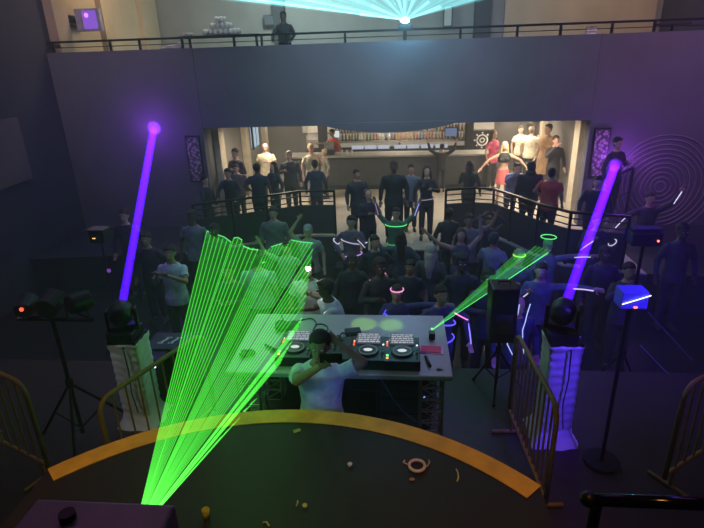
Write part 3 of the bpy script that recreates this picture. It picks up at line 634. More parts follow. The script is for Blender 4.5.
es = effect_stand((sb.x, sb.y, 1.15), tp_.z-1.15-.12, 'tall black lighting stand left of the left totem', 0, 0)
hx, hy, hz = sb.x, sb.y, tp_.z+.02
par((hx-.22, hy, hz), (-.2, .9, .2), 'black stage lamp with a red light on the left end of the left stand', (1, .04, .02), .09)
par((hx+.02, hy, hz+.02), (0, 1, .2), 'black round stage lamp on the middle of the left stand', None, .12)
par((hx+.30, hy, hz+.04), (.5, 1, -.1), 'black stage lamp on the right end of the left stand', None, .10)
# right side stands
lb_ = aty(643, 245, 6.5)
es2 = empty('lighting_stand', (lb_.x, 6.5, 0), 'tall black lighting stand beyond the stage behind the blue control box', 'stand'); tripod(es2, lb_.z, .5, .022, .9, .4)
bx = empty('light_bar', (lb_.x, 6.5, lb_.z), 'black box light with a red lamp on the tall right stand', 'stage light')
MB().box((0, 0, .10), (.36, .20, .18)).build('housing', BLK, bx, bevel=.02); MB().box((0, .0, .225), (.34, .12, .02)).build('top_plate', cm((.10, .07, .08)), bx); MB().ell((.12, -.11, .09), (.014, .01, .014)).build('indicator_lamp', glow((1, .12, .08), 5), bx)
MB().box((0, .105, .11), (.4, .01, .15)).build('lens', cm((.03, .03, .05), .2), bx)
cb_ = atz(601, 462, 1.15); ct_ = aty(622, 305, cb_.y); CH = ct_.z-1.15
ct = empty('control_box', (cb_.x, cb_.y, ct_.z), 'blue lit control box on a post in front of the right stand', 'controller')
MB().box((0, 0, .075), (.21, .16, .15)).build('casing', mat('blue_box', (.10, .10, .45), .4, em=(.05, .05, 1), es=.12), ct, bevel=.01)
MB().tube([(-.10, -.09, .05), (0, -.095, .09), (.11, -.09, .13)], .004, 6).build('light_strip', glow((.75, .8, 1), 3), ct); MB().ell((.01, -.085, .02), (.018, .010, .010)).build('indicator_lamp', glow((1, .25, .2), 2), ct)
MB().seg((0, 0, -CH), (0, 0, 0), .018).seg((0, 0, -CH), (0, 0, -CH+.03), .16, n=20).build('post', BLKM, ct)
b9_ = aty(101, 242, 8.0)
b98 = empty('lighting_stand', (b9_.x, 8.0, 0), 'thin black stand far left beyond the stage', 'stand'); tripod(b98, b9_.z, .4, .016, .5, .2)
p98 = empty('control_box', (b9_.x, 8.0, b9_.z), 'black box with tiny orange lights on the thin far left stand', 'controller')
MB().box((0, 0, .12), (.26, .2, .22)).build('casing', BLK, p98, bevel=.01); MB().box((0, 0, .24), (.30, .22, .012)).build('lid', cm((.25, .16, .14)), p98)
for x in (-.06, -.03): MB().ell((x, -.105, .10), (.007, .005, .01)).build('indicator_lamp', glow((1, .45, .15), 4), p98)
MB().ell((.06, -.05, b9_.z-.50), (.035, .03, .035)).build('signal_lamp', glow((.16, .05, .38), 1), b98)
sd = empty('stage_case', (-2.62, 5.15, 1.15), 'dark flight case behind the left totem with a printed lid', 'case')
MB().box((0, 0, .3), (.5, .35, .58)).build('case_body', BLK, sd, bevel=.01); MB().box((0, 0, .605), (.52, .37, .03)).build('lid', cm((.05, .05, .07)), sd)
tt2 = MB()
for x in (-.08, .04): tt2.box((x, 0, .624), (.03, .16, .004), rot=Matrix.Rotation(-.5, 3, 'Z')); tt2.box((x+.03, .06, .624), (.06, .03, .004)); tt2.box((x-.03, -.06, .624), (.06, .03, .004))
tt2.build('print', cm((.7, .7, .7)), sd)
q_ = aty(152, 376, 4.75)
sc2 = empty('sound_console', (q_.x, 4.9, 1.15), 'dark rack with small white lights left of the booth table', 'rack')
MB().box((0, 0, .3), (.26, .3, .6)).build('case', BLK, sc2, bevel=.01)
for x, z, wv in ((-.04, .50, .008), (.04, .52, .05), (-.04, .42, .008), (-.06, .46, .008)): MB().box((x, -.155, z), (wv, .01, .012)).build('indicator_lamp', glow((.9, .95, 1), 3), sc2)
# two thin taut cables at right
for (a, b), l in ((((648, 312), (692, 360)), 'upper of two thin pale cables slanting down at right'), (((640, 345), (668, 374)), 'lower of two thin pale cables slanting down at right')):
    A = aty(a[0], a[1], 5.72); B = atz(b[0], b[1], 1.155); tag(MB().seg(A, B, .006, n=6).build('cable', cm((.22, .22, .24))), l, 'cable')
# pipe rail at lower right
PA = atz(588, 499, 3.75); PB = atz(780, 507, 3.75)
pr = empty('pipe_rail', (PA.x, PA.y, 2.4), 'glossy dark metal pipe rail with blue reflections at lower right', 'railing')
o0 = pr.location
MB().seg(PA-o0, PB-o0, .016, n=16).build('pipe', mat('glossy_pipe', (.03, .03, .05), .12, .9), pr, True); MB().ell(PA-o0, (.02, .02, .02)).build('end_cap', BLKM, pr, True)
for t in (.05, .85): q = PA.lerp(PB, t)-o0; MB().seg((q.x, q.y, -1.24), (q.x, q.y, q.z), .014).build('post', BLKM, pr)
lamp('SPOT', 'pipe_blue', (1.6, 3.2, 5.2), 25, (.05, .05, 1), (.6, 1.0, 3.75), .1, 40, 1)

# ================================================================ DEBRIS ON THE PLATFORM
p = atz(417, 467, 2.4); tr = MB()
tr.tube([(.048*math.cos(t), .048*math.sin(t), .012) for t in [2*PI*i/28 for i in range(28)]], .010, 8, True)
o = tr.build('tape_ring', mat('pale_tape', (.62, .45, .26), .6), None, True, loc=(p.x, p.y, 2.4)); tag(o, 'pale ring of tape lying on the dark platform', 'tape roll')
MB().tube([(-.06, .015, .006), (-.085, .03, .005), (-.075, .05, .004)], .005, 6).tube([(.06, .0, .006), (.08, .04, .005), (.075, .06, .004)], .005, 6).build('loose_tape', cm((.5, .36, .2)), o)
p = atz(457, 476, 2.4); tag(MB().tube([(0, .05, .006), (.008, .02, .006), (.006, -.02, .006), (-.004, -.05, .006)], .005, 6).build('plastic_strip', cm((.6, .5, .35)), None, True, loc=(p.x, p.y, 2.4)), 'curled pale plastic strip right of the tape ring', 'litter')
def cup(px, py, label, col=(.55, .45, .3), r=.022, h=.07):
    p = atz(px, py, 2.4); o = MB().loft([(0, r*.75, r*.75, 0, 0), (h, r, r, 0, 0), (h, r*.86, r*.86, 0, 0), (.01, r*.6, r*.6, 0, 0)], 16).build('shot_cup', cm(col), None, True, loc=(p.x, p.y, 2.4)); tag(o, label, 'cup')
cup(207, 519, 'amber plastic cup at the lower left of the platform', (.45, .32, .08))
cup(350, 466, 'tiny pale cup alone in the middle of the platform', (.6, .55, .45), .016, .02)
cup(305, 507, 'right one of two small pale bits near the platform centre', (.6, .5, .38), .015, .015)
p = atz(297, 504, 2.4); tag(MB().tube([(0, .02, .004), (.004, 0, .005), (0, -.02, .004)], .005, 6).build('glow_stick', cm((.6, .55, .4)), None, True, loc=(p.x, p.y, 2.4)), 'left one of two small pale bits near the platform centre', 'litter')
p = atz(266, 525, 2.4); tag(MB().tube([(-.02, .01, .004), (0, .015, .005), (.02, -.01, .004)], .006, 6).build('paper_scrap', cm((.6, .5, .35)), None, True, loc=(p.x, p.y, 2.4)), 'small curled scrap at the bottom edge of the platform', 'litter')
p = atz(297, 431, 2.4); tag(MB().box((0, 0, .003), (.05, .03, .004), .5).build('paper_scrap', cm((.4, .38, .1)), loc=(p.x, p.y, 2.4)), 'flat scrap just inside the yellow edge strip', 'litter')
p = atz(412, 480, 2.4); tag(MB().ell((0, 0, .006), (.018, .012, .006)).build('paper_scrap', cm((.3, .22, .14)), loc=(p.x, p.y, 2.4)), 'dull crumb below the tape ring', 'litter')

# ================================================================ PEOPLE
ARMS = {  # elbow, wrist for the +x side; person faces -y
 'down': ((.27,.03,1.17),(.285,-.05,.93)), 'hip': ((.34,.04,1.20),(.19,-.12,1.04)), 'chest': ((.27,-.02,1.18),(.09,-.25,1.27)),
 'up': ((.35,-.03,1.64),(.31,-.07,1.90)), 'upout': ((.42,0,1.54),(.50,-.05,1.79)), 'wide': ((.42,0,1.27),(.60,-.05,1.07)),
 'out': ((.46,0,1.44),(.72,-.06,1.47)), 'fwd': ((.23,-.22,1.27),(.17,-.46,1.30)), 'drink': ((.26,-.06,1.17),(.14,-.24,1.38)),
 'rail': ((.28,-.10,1.20),(.24,-.34,1.07)), 'face': ((.27,-.12,1.26),(.11,-.26,1.52)), 'headtop': ((.38,.0,1.60),(.13,-.03,1.80)), 'phone': ((.25,-.16,1.24),(.08,-.36,1.42))}
def skinmat(c): return mat('skin', c, .6, var=.06)
SKIN = {'fair': skinmat((.55, .34, .25)), 'tan': skinmat((.38, .21, .14)), 'dark': skinmat((.10, .055, .04)), 'pink': skinmat((.62, .34, .30))}
EYE = mat('eye_white', (.7, .7, .7), .3); IRIS = mat('eye_dark', (.02, .015, .01), .2); LIP = mat('lips', (.40, .14, .12), .5)
def hand(m, wr, dr, s, S, curl=.35, grip=0):
    d = Vector(dr).normalized(); side = d.cross(Vector((0, 1, 0)))
    if side.length < .2: side = d.cross(Vector((1, 0, 0)))
    side.normalize(); side *= s; nrm = d.cross(side).normalized(); wr = Vector(wr)
    if nrm.dot(Vector((0, -1, 0))) < 0: nrm = -nrm
    R = Matrix((side, nrm, d)).transposed()
    m.ell(wr+d*.05*S, (.040*S, .018*S, .055*S), rot=R)
    for i, l in enumerate((.068, .078, .073, .058)):
        b = wr+d*.088*S+side*(-.03+.02*i)*S; k1 = b+(d+nrm*(curl+grip*.9)).normalized()*l*.5*S; k2 = k1+(d*(1-grip)+nrm*(curl*2.2+grip*1.6)).normalized()*l*.5*S
        m.chain([b, k1, k2], [.0098*S, .009*S, .0078*S], 7)
    tb = wr+d*.03*S-side*.03*S; t1 = tb+(d*.5-side*.8+nrm*.4).normalized()*.035*S; m.chain([tb, t1, t1+(d*.8-side*.25+nrm*.5).normalized()*.03*S], [.013*S, .011*S, .009*S], 7)
def person(label, px, py, floor=0., Y=None, top='tee', tc=(.05,.05,.06), lc=(.03,.03,.04), hair='short', hc=(.03,.02,.015), arms=('down','down'), rot=0, skin='fair', lean=(0,0), build=1., fem=False, legw=.10, bands=(), step=0, loc=None, hgt=None, vox=None, shoe=(.03,.03,.03), sit=0, group=None):
    if loc is None:
        hd_ = 1.62*(hgt or 1.74)/1.74
        if Y is None: p = atz(px, py, floor+hd_)
        else:
            p = aty(px, py, Y)
            if hgt is None: hgt = min(1.95, max(1.42, (p.z-floor)/1.62*1.74))
        rz = rot; off = Matrix.Rotation(rz, 3, 'Z') @ Vector((lean[0]*.62, lean[1]*.62, 0))
        loc = (p.x-off.x, p.y-off.y, floor)
    S = (hgt or 1.74)/1.74; vx = vox or (.011 if loc[1] < 8.8 else .015)
    o = empty('person', loc, label, 'person', rot, group)
    def T(p):                                            # scale and lean above the hips
        x, y, z = p; k = max(0, z-.92); return Vector(((x+lean[0]*k)*S, (y+lean[1]*k)*S, z*S))
    w = build*(.94 if fem else 1.); sh = .185*w
    def ring(z, rx, ry, cx=0, cy=0): k = max(0, z-.92); return (z*S, rx*S*w, ry*S*w, (cx+lean[0]*k)*S, (cy+lean[1]*k)*S)
    wst = .118 if fem else .142
    torso = [(.84,.145,.105),(.92,.165,.118),(1.02,.150,.105),(1.10,wst,.098),(1.22,.152,.108),(1.33,.172,.115),(1.40,.160,.100),(1.44,.125,.082),(1.475,.082,.066),(1.51,.058,.056)]
    m = MB(); m.loft([ring(*r) for r in torso], 22)
    if fem:
        for s in (-1, 1): m.ell(T((s*.072, -.085, 1.29)), (.062*S, .055*S, .06*S))
    hz = 1.625; m.chain([T((0, .012, 1.44)), T((0, -.005, 1.56))], [.056*S, .052*S], 12)
    m.ell(T((0, .008, hz+.035)), (.080*S, .099*S, .093*S), 16, 10); m.ell(T((0, -.020, hz-.035)), (.064*S, .069*S, .078*S), 16, 10); m.ell(T((0, -.045, hz-.085)), (.032*S, .032*S, .028*S))
    m.chain([T((0, -.086, hz+.02)), T((0, -.103, hz-.018))], [.010*S, .015*S], 8)
    for s in (-1, 1): m.ell(T((s*.081, .012, hz)), (.012*S, .024*S, .034*S)); m.ell(T((s*.030, -.072, hz+.040)), (.026*S, .016*S, .009*S))
    m.ell(T((0, -.082, hz-.050)), (.024*S, .012*S, .008*S))
    arm = []
    for s, a in ((-1, arms[0]), (1, arms[1])):
        e, h = ARMS[a] if isinstance(a, str) else a
        e = (e[0]*s, e[1], e[2]) if isinstance(a, str) else e; h = (h[0]*s, h[1], h[2]) if isinstance(a, str) else h
        P = [T((s*(sh-.018), .005, 1.388)), T(e), T(h)]; arm.append(P)
        m.ell(P[0], (.054*S, .054*S, .054*S)); mid = P[1].lerp(P[2], .35)
        m.chain([P[0], P[0].lerp(P[1], .4), P[1], mid, P[2]], [.050*S*build, .047*S*build, .038*S*build, .038*S, .025*S], 10)
        hand(m, P[2], P[2]-P[1], s, S)
    legs = []
    for s in (-1, 1):
        fy = -.14*step*s
        if sit: J = [T((s*.085, 0, .90)), T((s*legw*1.3, -.38, .86)), T((s*legw*1.3, -.40, .46)), T((s*legw*1.3, -.46, .42))]
        else: J = [T((s*.085, 0, .90)), T((s*(legw*.95+.003), fy*.6-.015, .50)), T((s*legw, fy+.01, .085)), T((s*(legw+.02), fy-.13, .035))]
        legs.append(J); m.chain([J[0], J[0].lerp(J[1], .5), J[1], J[1].lerp(J[2], .35), J[2]], [.088*S*w, .075*S*w, .054*S, .056*S, .036*S], 12)
        m.chain([J[2]-Vector((0, -.025, .04))*S, J[3]], [.036*S, .028*S], 10)
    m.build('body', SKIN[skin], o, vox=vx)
    # ---- clothes
    cz = .014
    if top:
        c = MB(); lo = .80 if top not in ('crop', 'tank') else (1.12 if top == 'crop' else .90)
        rr = [(z, rx+cz*1.25, ry+cz*1.4) for z, rx, ry in torso if lo <= z <= 1.48]
        if top not in ('crop', 'tank'): rr = [(.82, .172+cz, .128+cz), (.92, .174+cz, .128+cz)] + [r for r in rr if r[0] > .93]
        if not fem: rr = [(z, max(rx, .160) if z < 1.4 else rx, max(ry, .118) if z < 1.4 else ry) for z, rx, ry in rr]
        c.loft([ring(*r) for r in rr], 24)
        if fem:
            for s in (-1, 1): c.ell(T((s*.072, -.088, 1.29)), (.070*S, .060*S, .066*S))
        if top != 'tank' and top != 'crop':
            for P, s in zip(arm, (-1, 1)):
                c.ell(P[0], (.064*S, .064*S, .062*S))
                if top == 'tee': q = P[0].lerp(P[1], .62); c.chain([P[0], q], [.062*S*build, .060*S*build], 12, (1, 0)); c.seg(P[0].lerp(P[1], .5), q, .063*S*build, .068*S*build, 14)
                else: c.chain([P[0], P[0].lerp(P[1], .5), P[1], P[2]], [.062*S*build, .059*S*build, .052*S*build, .038*S], 12, (1, 0))
        if top == 'hood': c.ell(T((0, .05, 1.50)), (.12*S, .10*S, .06*S)); c.ell(T((0, .04, 1.64)), (.100*S, .105*S, .125*S))
        if top == 'dress': c.loft([ring(.52, .215, .19), ring(.70, .20, .165), ring(.90, .175, .13), ring(.96, .16, .12)], 24)
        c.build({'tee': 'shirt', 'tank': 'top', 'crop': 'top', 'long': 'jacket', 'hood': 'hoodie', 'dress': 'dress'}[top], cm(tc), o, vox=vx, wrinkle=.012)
    if lc:
        c = MB()
        if fem and lc[0] == 'skirt': c.loft([ring(.62, .225, .19), ring(.78, .20, .16), ring(.93, .172, .126), ring(1.03, .158, .115)], 28); c.build('skirt', cm(lc[1]), o, vox=vx, wrinkle=.015)
        else:
            if isinstance(lc[0], str): lc = lc[1]
            c.loft([ring(z, rx+.010, ry+.012) for z, rx, ry in torso[:3]], 22)
            for J in legs:
                an = J[1].lerp(J[2], .93); c.chain([J[0], J[0].lerp(J[1], .5), J[1], J[1].lerp(J[2], .4)], [.102*S*w, .090*S*w, .072*S, .068*S], 12); c.seg(J[1].lerp(J[2], .4), an, .068*S, .058*S, 12)
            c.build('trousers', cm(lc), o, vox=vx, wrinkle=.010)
    for J in legs:
        MB().chain([J[2]-Vector((0, -.03, .035))*S, (J[2]-Vector((0, 0, .04))*S).lerp(J[3], .55), J[3]+Vector((0, -.02, 0))*S], [.046*S, .044*S, .036*S], 10).box((J[2].lerp(J[3], .45).x, J[2].lerp(J[3], .45).y+.0, J[3].z-.022*S), (.075*S, .22*S, .02*S)).build('shoe', cm(shoe), o, vox=.012 if vx < .014 else .016)
    # ---- hair
    if hair != 'bald' and top != 'hood':
        c = MB(); c.ell(T((0, .024, hz+.054)), (.090*S, .101*S, .091*S), 16, 10)
        if hair == 'short': c.ell(T((0, -.035, hz+.095)), (.062*S, .055*S, .030*S)); c.ell(T((0, .05, hz)), (.074*S, .055*S, .07*S))
        if hair == 'long': c.ell(T((0, .045, hz-.03)), (.090*S, .070*S, .12*S)); c.chain([T((0, .065, hz-.05)), T((0, .10, 1.40)), T((0, .115, 1.24))], [.085*S, .080*S, .045*S], 12); [c.chain([T((s*.072, .0, hz+.04)), T((s*.090, -.005, hz-.09)), T((s*.095, -.03, 1.40))], [.026*S, .030*S, .016*S], 8) for s in (-1, 1)]
        if hair == 'bun': c.ell(T((0, .07, hz+.14)), (.045*S, .045*S, .045*S)); c.ell(T((0, .05, hz)), (.072*S, .055*S, .07*S))
        if hair == 'curly': [c.ell(T((.078*math.cos(a)*math.sin(b), .03+.085*math.sin(a)*math.sin(b), hz+.055+.085*math.cos(b))), (.034*S,)*3, 8, 6) for a in [i*.8 for i in range(8)] for b in (.4, 1.0, 1.6) if not (math.sin(a) < -.5 and b > 1.2)]
        if hair == 'cap': c.ell(T((0, -.085, hz+.070)), (.060*S, .062*S, .010*S)); c.ell(T((0, .02, hz+.07)), (.090*S, .102*S, .080*S))
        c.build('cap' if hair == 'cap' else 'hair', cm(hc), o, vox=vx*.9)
    if loc[1] < 9.4:
        for s in (-1, 1):
            e = MB().ell(T((s*.031, -.087, hz+.018)), (.0125*S, .010*S, .009*S), 10, 6).build('eye', EYE, o, True)
            MB().ell(T((s*.031, -.0965, hz+.018)), (.005*S, .003*S, .0055*S), 8, 6).build('iris', IRIS, e, True)
        MB().ell(T((0, -.093, hz-.050)), (.021*S, .007*S, .006*S), 10, 6).build('mouth', LIP, o, True)
    for b in bands:
        kind, col, st = b[0], b[1], b[2]; G_ = glow(col, st); r_ = .009*S
        def circ_(c, R1, R2, ax=None, tilt=0, frac=1.):
            pts = []; n = 24; q = (Vector(ax).to_track_quat('Z', 'Y') if ax is not None else None)
            for i in range(n+1 if frac < 1 else n):
                a = 2*PI*frac*i/n-PI/2-PI*frac if frac < 1 else 2*PI*i/n; v_ = Vector((R1*math.cos(a), R2*math.sin(a), tilt*math.cos(a)))
                pts.append(Vector(c)+(q @ v_ if q else v_))
            return MB().tube(pts, r_, 6, frac == 1.)
        if kind == 'waist': circ_(T((0, 0, 1.0)), .195*S*w, .155*S*w, tilt=.02).build('light_band', G_, o)
        elif kind == 'neck': circ_(T((0, -.01, 1.46)), .13*S, .125*S, tilt=0).build('light_band', G_, o)
        elif kind == 'ring': circ_(T((0, -.05, 1.42)), .22*S, .18*S, tilt=.0).move(T((0, 0, 0))).build('light_ring', G_, o)
        elif kind == 'chest': circ_(T((0, 0, 1.27)), .205*S*w, .15*S*w, tilt=.05*(-1)).build('light_band', G_, o)
        elif kind in ('armL', 'armR'): P = arm[0 if kind == 'armL' else 1]; circ_(P[0].lerp(P[1], .75), .07*S, .07*S, ax=P[1]-P[0]).build('light_band', G_, o)
        elif kind in ('foreL', 'foreR'): P = arm[0 if kind == 'foreL' else 1]; MB().tube([P[1]+Vector((0, -.055, 0)), P[1].lerp(P[2], .5)+Vector((0, -.06, .01)), P[2]+Vector((0, -.05, 0))], r_, 6).build('light_strip', G_, o)
        elif kind in ('uarmL', 'uarmR'): P = arm[0 if kind == 'uarmL' else 1]; MB().tube([P[0]+Vector((0, -.08, .0)), P[0].lerp(P[1], .5)+Vector((0, -.085, 0)), P[1]+Vector((0, -.065, 0))], r_, 6).build('light_strip', G_, o)
        elif kind == 'thigh':
            for J in legs: circ_(J[0].lerp(J[1], .6), .105*S, .10*S, ax=J[1]-J[0]).build('light_band', G_, o)
        elif kind == 'head': circ_(T((0, .0, hz+.07)), .098*S, .108*S).build('light_band', G_, o)
        elif kind == 'halo': circ_(T((0, .03, 1.80)), .13*S, .13*S).build('light_ring', G_, o)
        elif kind == 'outline':
            for s in (-1, 1): MB().tube([T((s*.07+.02, -.14, 1.72)), T((s*.06, -.15, 1.60)), T((s*.07-.03, -.16, 1.48)), T((s*.09-.07, -.15, 1.36)), T((s*.10-.07, -.17, 1.18)), T((s*.07, -.17, .98))], .006, 6).build('light_strip', G_, o)
    return o
def held(name, o_label, cat, loc, build, rz=0): pass

W = (.78, .78, .74)
# --- behind the rail, at the bar level (floor .8)
B = .8
person('bald man in a cream shirt facing the hall under the lit window', 265, 148, B, 14.6, tc=(.78, .70, .50), lc=(.10, .09, .08), hair='bald', arms=('down', 'chest'), skin='pink', build=1.1)
person('grey haired person in a dark jacket right of the bald man', 289, 156, B, 13.5, 'long', (.05, .05, .05), hair='short', hc=(.45, .42, .38), arms=('chest', 'down'), build=1.1)
person('fair haired man in a cream shirt before the wall notices', 311, 149, B, 14.2, tc=(.75, .66, .50), lc=(.5, .45, .36), hc=(.62, .50, .32), arms=('down', 'drink'), rot=.5, skin='pink', build=1.05)
person('fair haired person in grey leaning towards the cream shirted man', 324, 153, B, 15.2, 'long', (.28, .26, .24), hc=(.60, .48, .30), arms=('chest', 'down'), rot=-1.0)
person('dark figure in a navy top standing in front of the fair haired pair', 315, 165, B, 12.7, 'long', (.03, .04, .07), arms=('down', 'down'), rot=PI, skin='tan')
person('dark haired person seen above the group at far left of the bar floor', 235, 154, B, 13.3, 'long', (.06, .05, .06), arms=('down', 'chest'), rot=-.4)
person('broad figure in a plum hoodie among the left group at the rail', 236, 169, B, 12.9, 'long', (.10, .07, .10), arms=('rail', 'down'), build=1.2, rot=.2)
person('dark figure at the left end of the curving rail', 205, 181, B, 11.42, 'long', (.04, .03, .05), arms=('rail', 'down'), rot=1.2)
person('dark figure leaning on the rail between the plum hoodie and the left end', 229, 184, B, 11.7, 'long', (.035, .03, .045), arms=('rail', 'rail'), lean=(0, -.15), hgt=1.62)
person('figure in a dark blue shirt below the bald man, back to the camera', 257, 169, B, 11.95, 'tee', (.025, .03, .06), arms=('down', 'hip'), rot=PI, build=1.1, skin='dark')
person('slim dark figure right of the dark blue shirt at the rail', 273, 167, B, 12.55, 'long', (.04, .04, .05), arms=('chest', 'down'), rot=-.6, fem=True, hair='long')
person('man in a red shirt bending behind the left end of the bar', 333, 147, B, 17.4, 'tee', (.42, .09, .06), (.05, .05, .05), arms=('fwd', 'down'), rot=-.9, lean=(0, -.25), hgt=1.7, skin='tan')
person('patron in black with a pale ring on the back, arms on the bar', 442, 148, B, 15.85, 'long', (.03, .03, .03), arms=('upout', 'upout'), rot=PI, build=1.15, bands=(('neck', (.6, .58, .5), .5),))
person('long haired person in black watching from the rail, right of the steps', 470, 166, B, 12.45, 'long', (.025, .025, .03), hair='long', arms=('down', 'drink'), rot=PI*.9, fem=True, build=1.1)
wr_ = person('blonde woman in a black top and red skirt, arms spread, before the bar end', 505, 147, B, 14.3, 'crop', (.02, .02, .02), ('skirt', (.60, .14, .13)), 'long', (.62, .46, .25), arms=('wide', 'wide'), fem=True, skin='fair', step=.5)
person('person in a bright pink top behind the blonde woman', 494, 135, B, 16.0, 'tee', (.75, .12, .22), (.05, .05, .05), 'long', (.10, .05, .03), ('down', 'down'), fem=True, rot=.7)
person('man in a white shirt and dark trousers, nearer of the white shirts at right', 532, 131, B, 16.7, 'tee', (.85, .78, .60), (.03, .03, .04), 'short', (.20, .12, .07), ('drink', 'down'), rot=2.6, build=1.15)
person('person in an off white shirt, farther left of the two white shirts at right', 521, 130, B, 17.3, 'tee', (.75, .66, .55), (.08, .07, .06), 'short', (.1, .06, .04), ('down', 'down'), rot=.3, build=1.05)
person('person in a long tan coat against the right side wall', 548, 129, B, 15.6, 'dress', (.42, .25, .13), (.12, .08, .06), 'short', (.08, .05, .03), ('down', 'chest'), rot=-1.1)
person('man in a dark suit and white shirt front beside the tan coat', 556, 141, B, 14.6, 'long', (.03, .03, .035), hc=(.05, .03, .02), arms=('face', 'down'), rot=.2, skin='pink')
person('large dark silhouette at the rail left of the red shirt', 531, 167, B, 11.85, 'hood', (.02, .02, .035), arms=('down', 'down'), rot=PI, build=1.25)
person('person in a crimson shirt looking away at the right rail', 552, 174, B, 11.25, 'tee', (.48, .07, .07), (.02, .02, .025), 'short', (.03, .02, .02), ('down', 'hip'), rot=PI*.8, skin='tan', build=1.15)
person('person in a blue checked shirt bending over the rail, elbow raised', 515, 191, B, 12.5, 'long', (.18, .19, .38), (.03, .03, .05), arms=('face', 'rail'), lean=(0, -.35), hgt=1.5, rot=.3, build=1.1)
person('pink lit face in dark clothes at the foot of the sloping handrail', 598, 183, B, 10.45, 'long', (.03, .02, .04), (.02, .02, .03), 'short', arms=('rail', 'down'), rot=-.5, skin='pink', build=1.15)
person('pink lit figure at the top of the stair beside the violet beam', 618, 144, 1.2, 11.6, 'long', (.06, .03, .06), arms=('down', 'chest'), skin='pink', rot=.5)
# landing between the rails
person('man in an open black jacket standing centrally at the top of the steps', 394, 173, B, 11.35, 'long', (.015, .015, .02), (.015, .015, .02), arms=('down', 'down'), build=1.12, hgt=1.8, skin='dark', legw=.13)
person('person in a blue grey shirt right of the black jacket on the landing', 411, 170, B, 12.1, 'long', (.10, .13, .18), arms=('hip', 'down'), skin='tan')
person('dark figure with a faint white belt right of the blue grey shirt', 427, 172, B, 11.5, 'long', (.02, .02, .025), arms=('down', 'chest'), hair='long', fem=True, bands=(('waist', (.5, .45, .65), .7),))
person('dark figure standing left on the landing above the steps', 357, 175, B, 11.5, 'long', (.03, .028, .04), arms=('down', 'chest'), build=1.1, rot=.5, skin='tan')
person('hunched dark figure just below the one at left of the landing', 368, 187, .55, 10.65, 'hood', (.035, .03, .05), arms=('chest', 'chest'), rot=.4, hgt=1.6)
# --- dance floor
WH = (.78, .72, 1.0); PK = (1, .30, .60); GR = (.15, 1, .25); BL = (.12, .10, 1)
person('dancer wrapped in white and pink light strips left of the centre', 351, 223, 0, 9.9, 'long', (.16, .12, .20), (.03, .03, .05), arms=('hip', 'drink'), bands=(('armL', WH, .9), ('armR', WH, .9), ('chest', WH, .7), ('waist', (.7, .4, 1), .9), ('foreR', WH, .8)))
person('dancer with a green glow ring round the neck, both arms raised', 396, 214, .27, 10.05, 'long', (.10, .20, .16), (.03, .03, .04), arms=(((-.36,-.02,1.62),(-.42,-.05,1.88)), ((.38,0,1.60),(.46,-.05,1.86))), bands=(('ring', GR, 1.1), ('waist', GR, .5), ('foreR', (.4, .35, 1), 1.2), ('foreL', (.6, .25, .7), .6)), skin='fair')
person('dark dancer with a pink glowing belt in the middle of the floor', 375, 243, 0, 8.8, 'long', (.03, .03, .04), (.02, .02, .03), arms=('down', 'hip'), rot=.3, hair='short', bands=(('waist', (1, .30, .45), 1.0),))
person('dancer with long light strips on both arms below the green ring', 401, 238, 0, 9.35, 'long', (.06, .09, .12), (.03, .03, .05), arms=('hip', ((.36,-.1,1.35),(.50,-.2,1.50))), rot=PI, bands=(('uarmR', (.85, .5, .9), 1.1),), hair='long', fem=True)
person('woman with pale blonde hair seen from behind right of the centre', 431, 252, 0, 8.3, 'long', (.08, .085, .08), (.03, .03, .04), 'long', (.55, .50, .40), ('down', 'down'), rot=PI*.92, fem=True, build=1.1)
person('woman reaching one pale arm up to the left near the right rail', 461, 236, 0, 9.2, 'tank', (.10, .10, .12), (.03, .03, .04), 'long', (.06, .04, .03), (((-.40,-.05,1.50),(-.62,-.10,1.72)), 'up'), fem=True, skin='fair')
person('figure in a grey top just behind the reaching woman', 469, 221, 0, 10.0, 'tee', (.20, .20, .22), (.03, .03, .04), arms=('down', 'upout'), skin='tan')
person('dim dancer with hands on the head left of the checked shirt', 489, 222, 0, 10.6, 'long', (.05, .045, .05), (.02, .02, .03), arms=('headtop', 'headtop'), skin='tan')
person('man in a plain grey shirt facing away between the dancers at right', 494, 240, 0, 8.95, 'tee', (.22, .24, .26), (.04, .04, .05), 'short', (.06, .05, .04), ('down', 'chest'), rot=PI*.85, skin='tan')
person('dancer whose hair is lit green by the faint right fan', 519, 259, 0, 8.25, 'tee', (.10, .12, .14), (.03, .03, .05), 'curly', (.30, .45, .12), ('chest', 'down'), skin='fair', bands=(('head', (.3, 1, .1), 1.3),))  # green laser light put into the hair colour and a glowing head band
person('dancer with a green lit hat at the tip of the right fan', 548, 247, 0, 8.85, 'long', (.16, .16, .24), (.03, .03, .05), 'cap', (.12, .45, .12), ('drink', 'out'), bands=(('halo', (.15, .9, .25), 1.2), ('foreR', WH, .9)))  # green laser light put into the cap colour
person('dancer holding white light sticks below the green lit hat', 541, 272, 0, 7.5, 'long', (.10, .10, .20), (.03, .03, .05), arms=('drink', 'out'), bands=(('foreR', (.75, .6, 1), 1.1), ('foreL', (.75, .6, 1), 1.0)), rot=-.3)
person('person in a white shirt behind the printed case lid at left', 170, 254, 0, 7.9, 'tee', (.50, .52, .58), (.05, .05, .06), 'short', (.03, .02, .02), ('drink', 'phone'), skin='tan')
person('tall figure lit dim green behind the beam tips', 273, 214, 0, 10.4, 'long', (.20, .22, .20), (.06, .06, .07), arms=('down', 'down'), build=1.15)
person('person in a backward cap with one arm arched overhead in green light', 308, 232, 0, 9.5, 'tee', (.32, .34, .33), (.04, .04, .05), 'cap', (.35, .35, .35), (((-.34,-.02,1.62),(-.16,-.05,1.88)), 'down'), build=1.05)
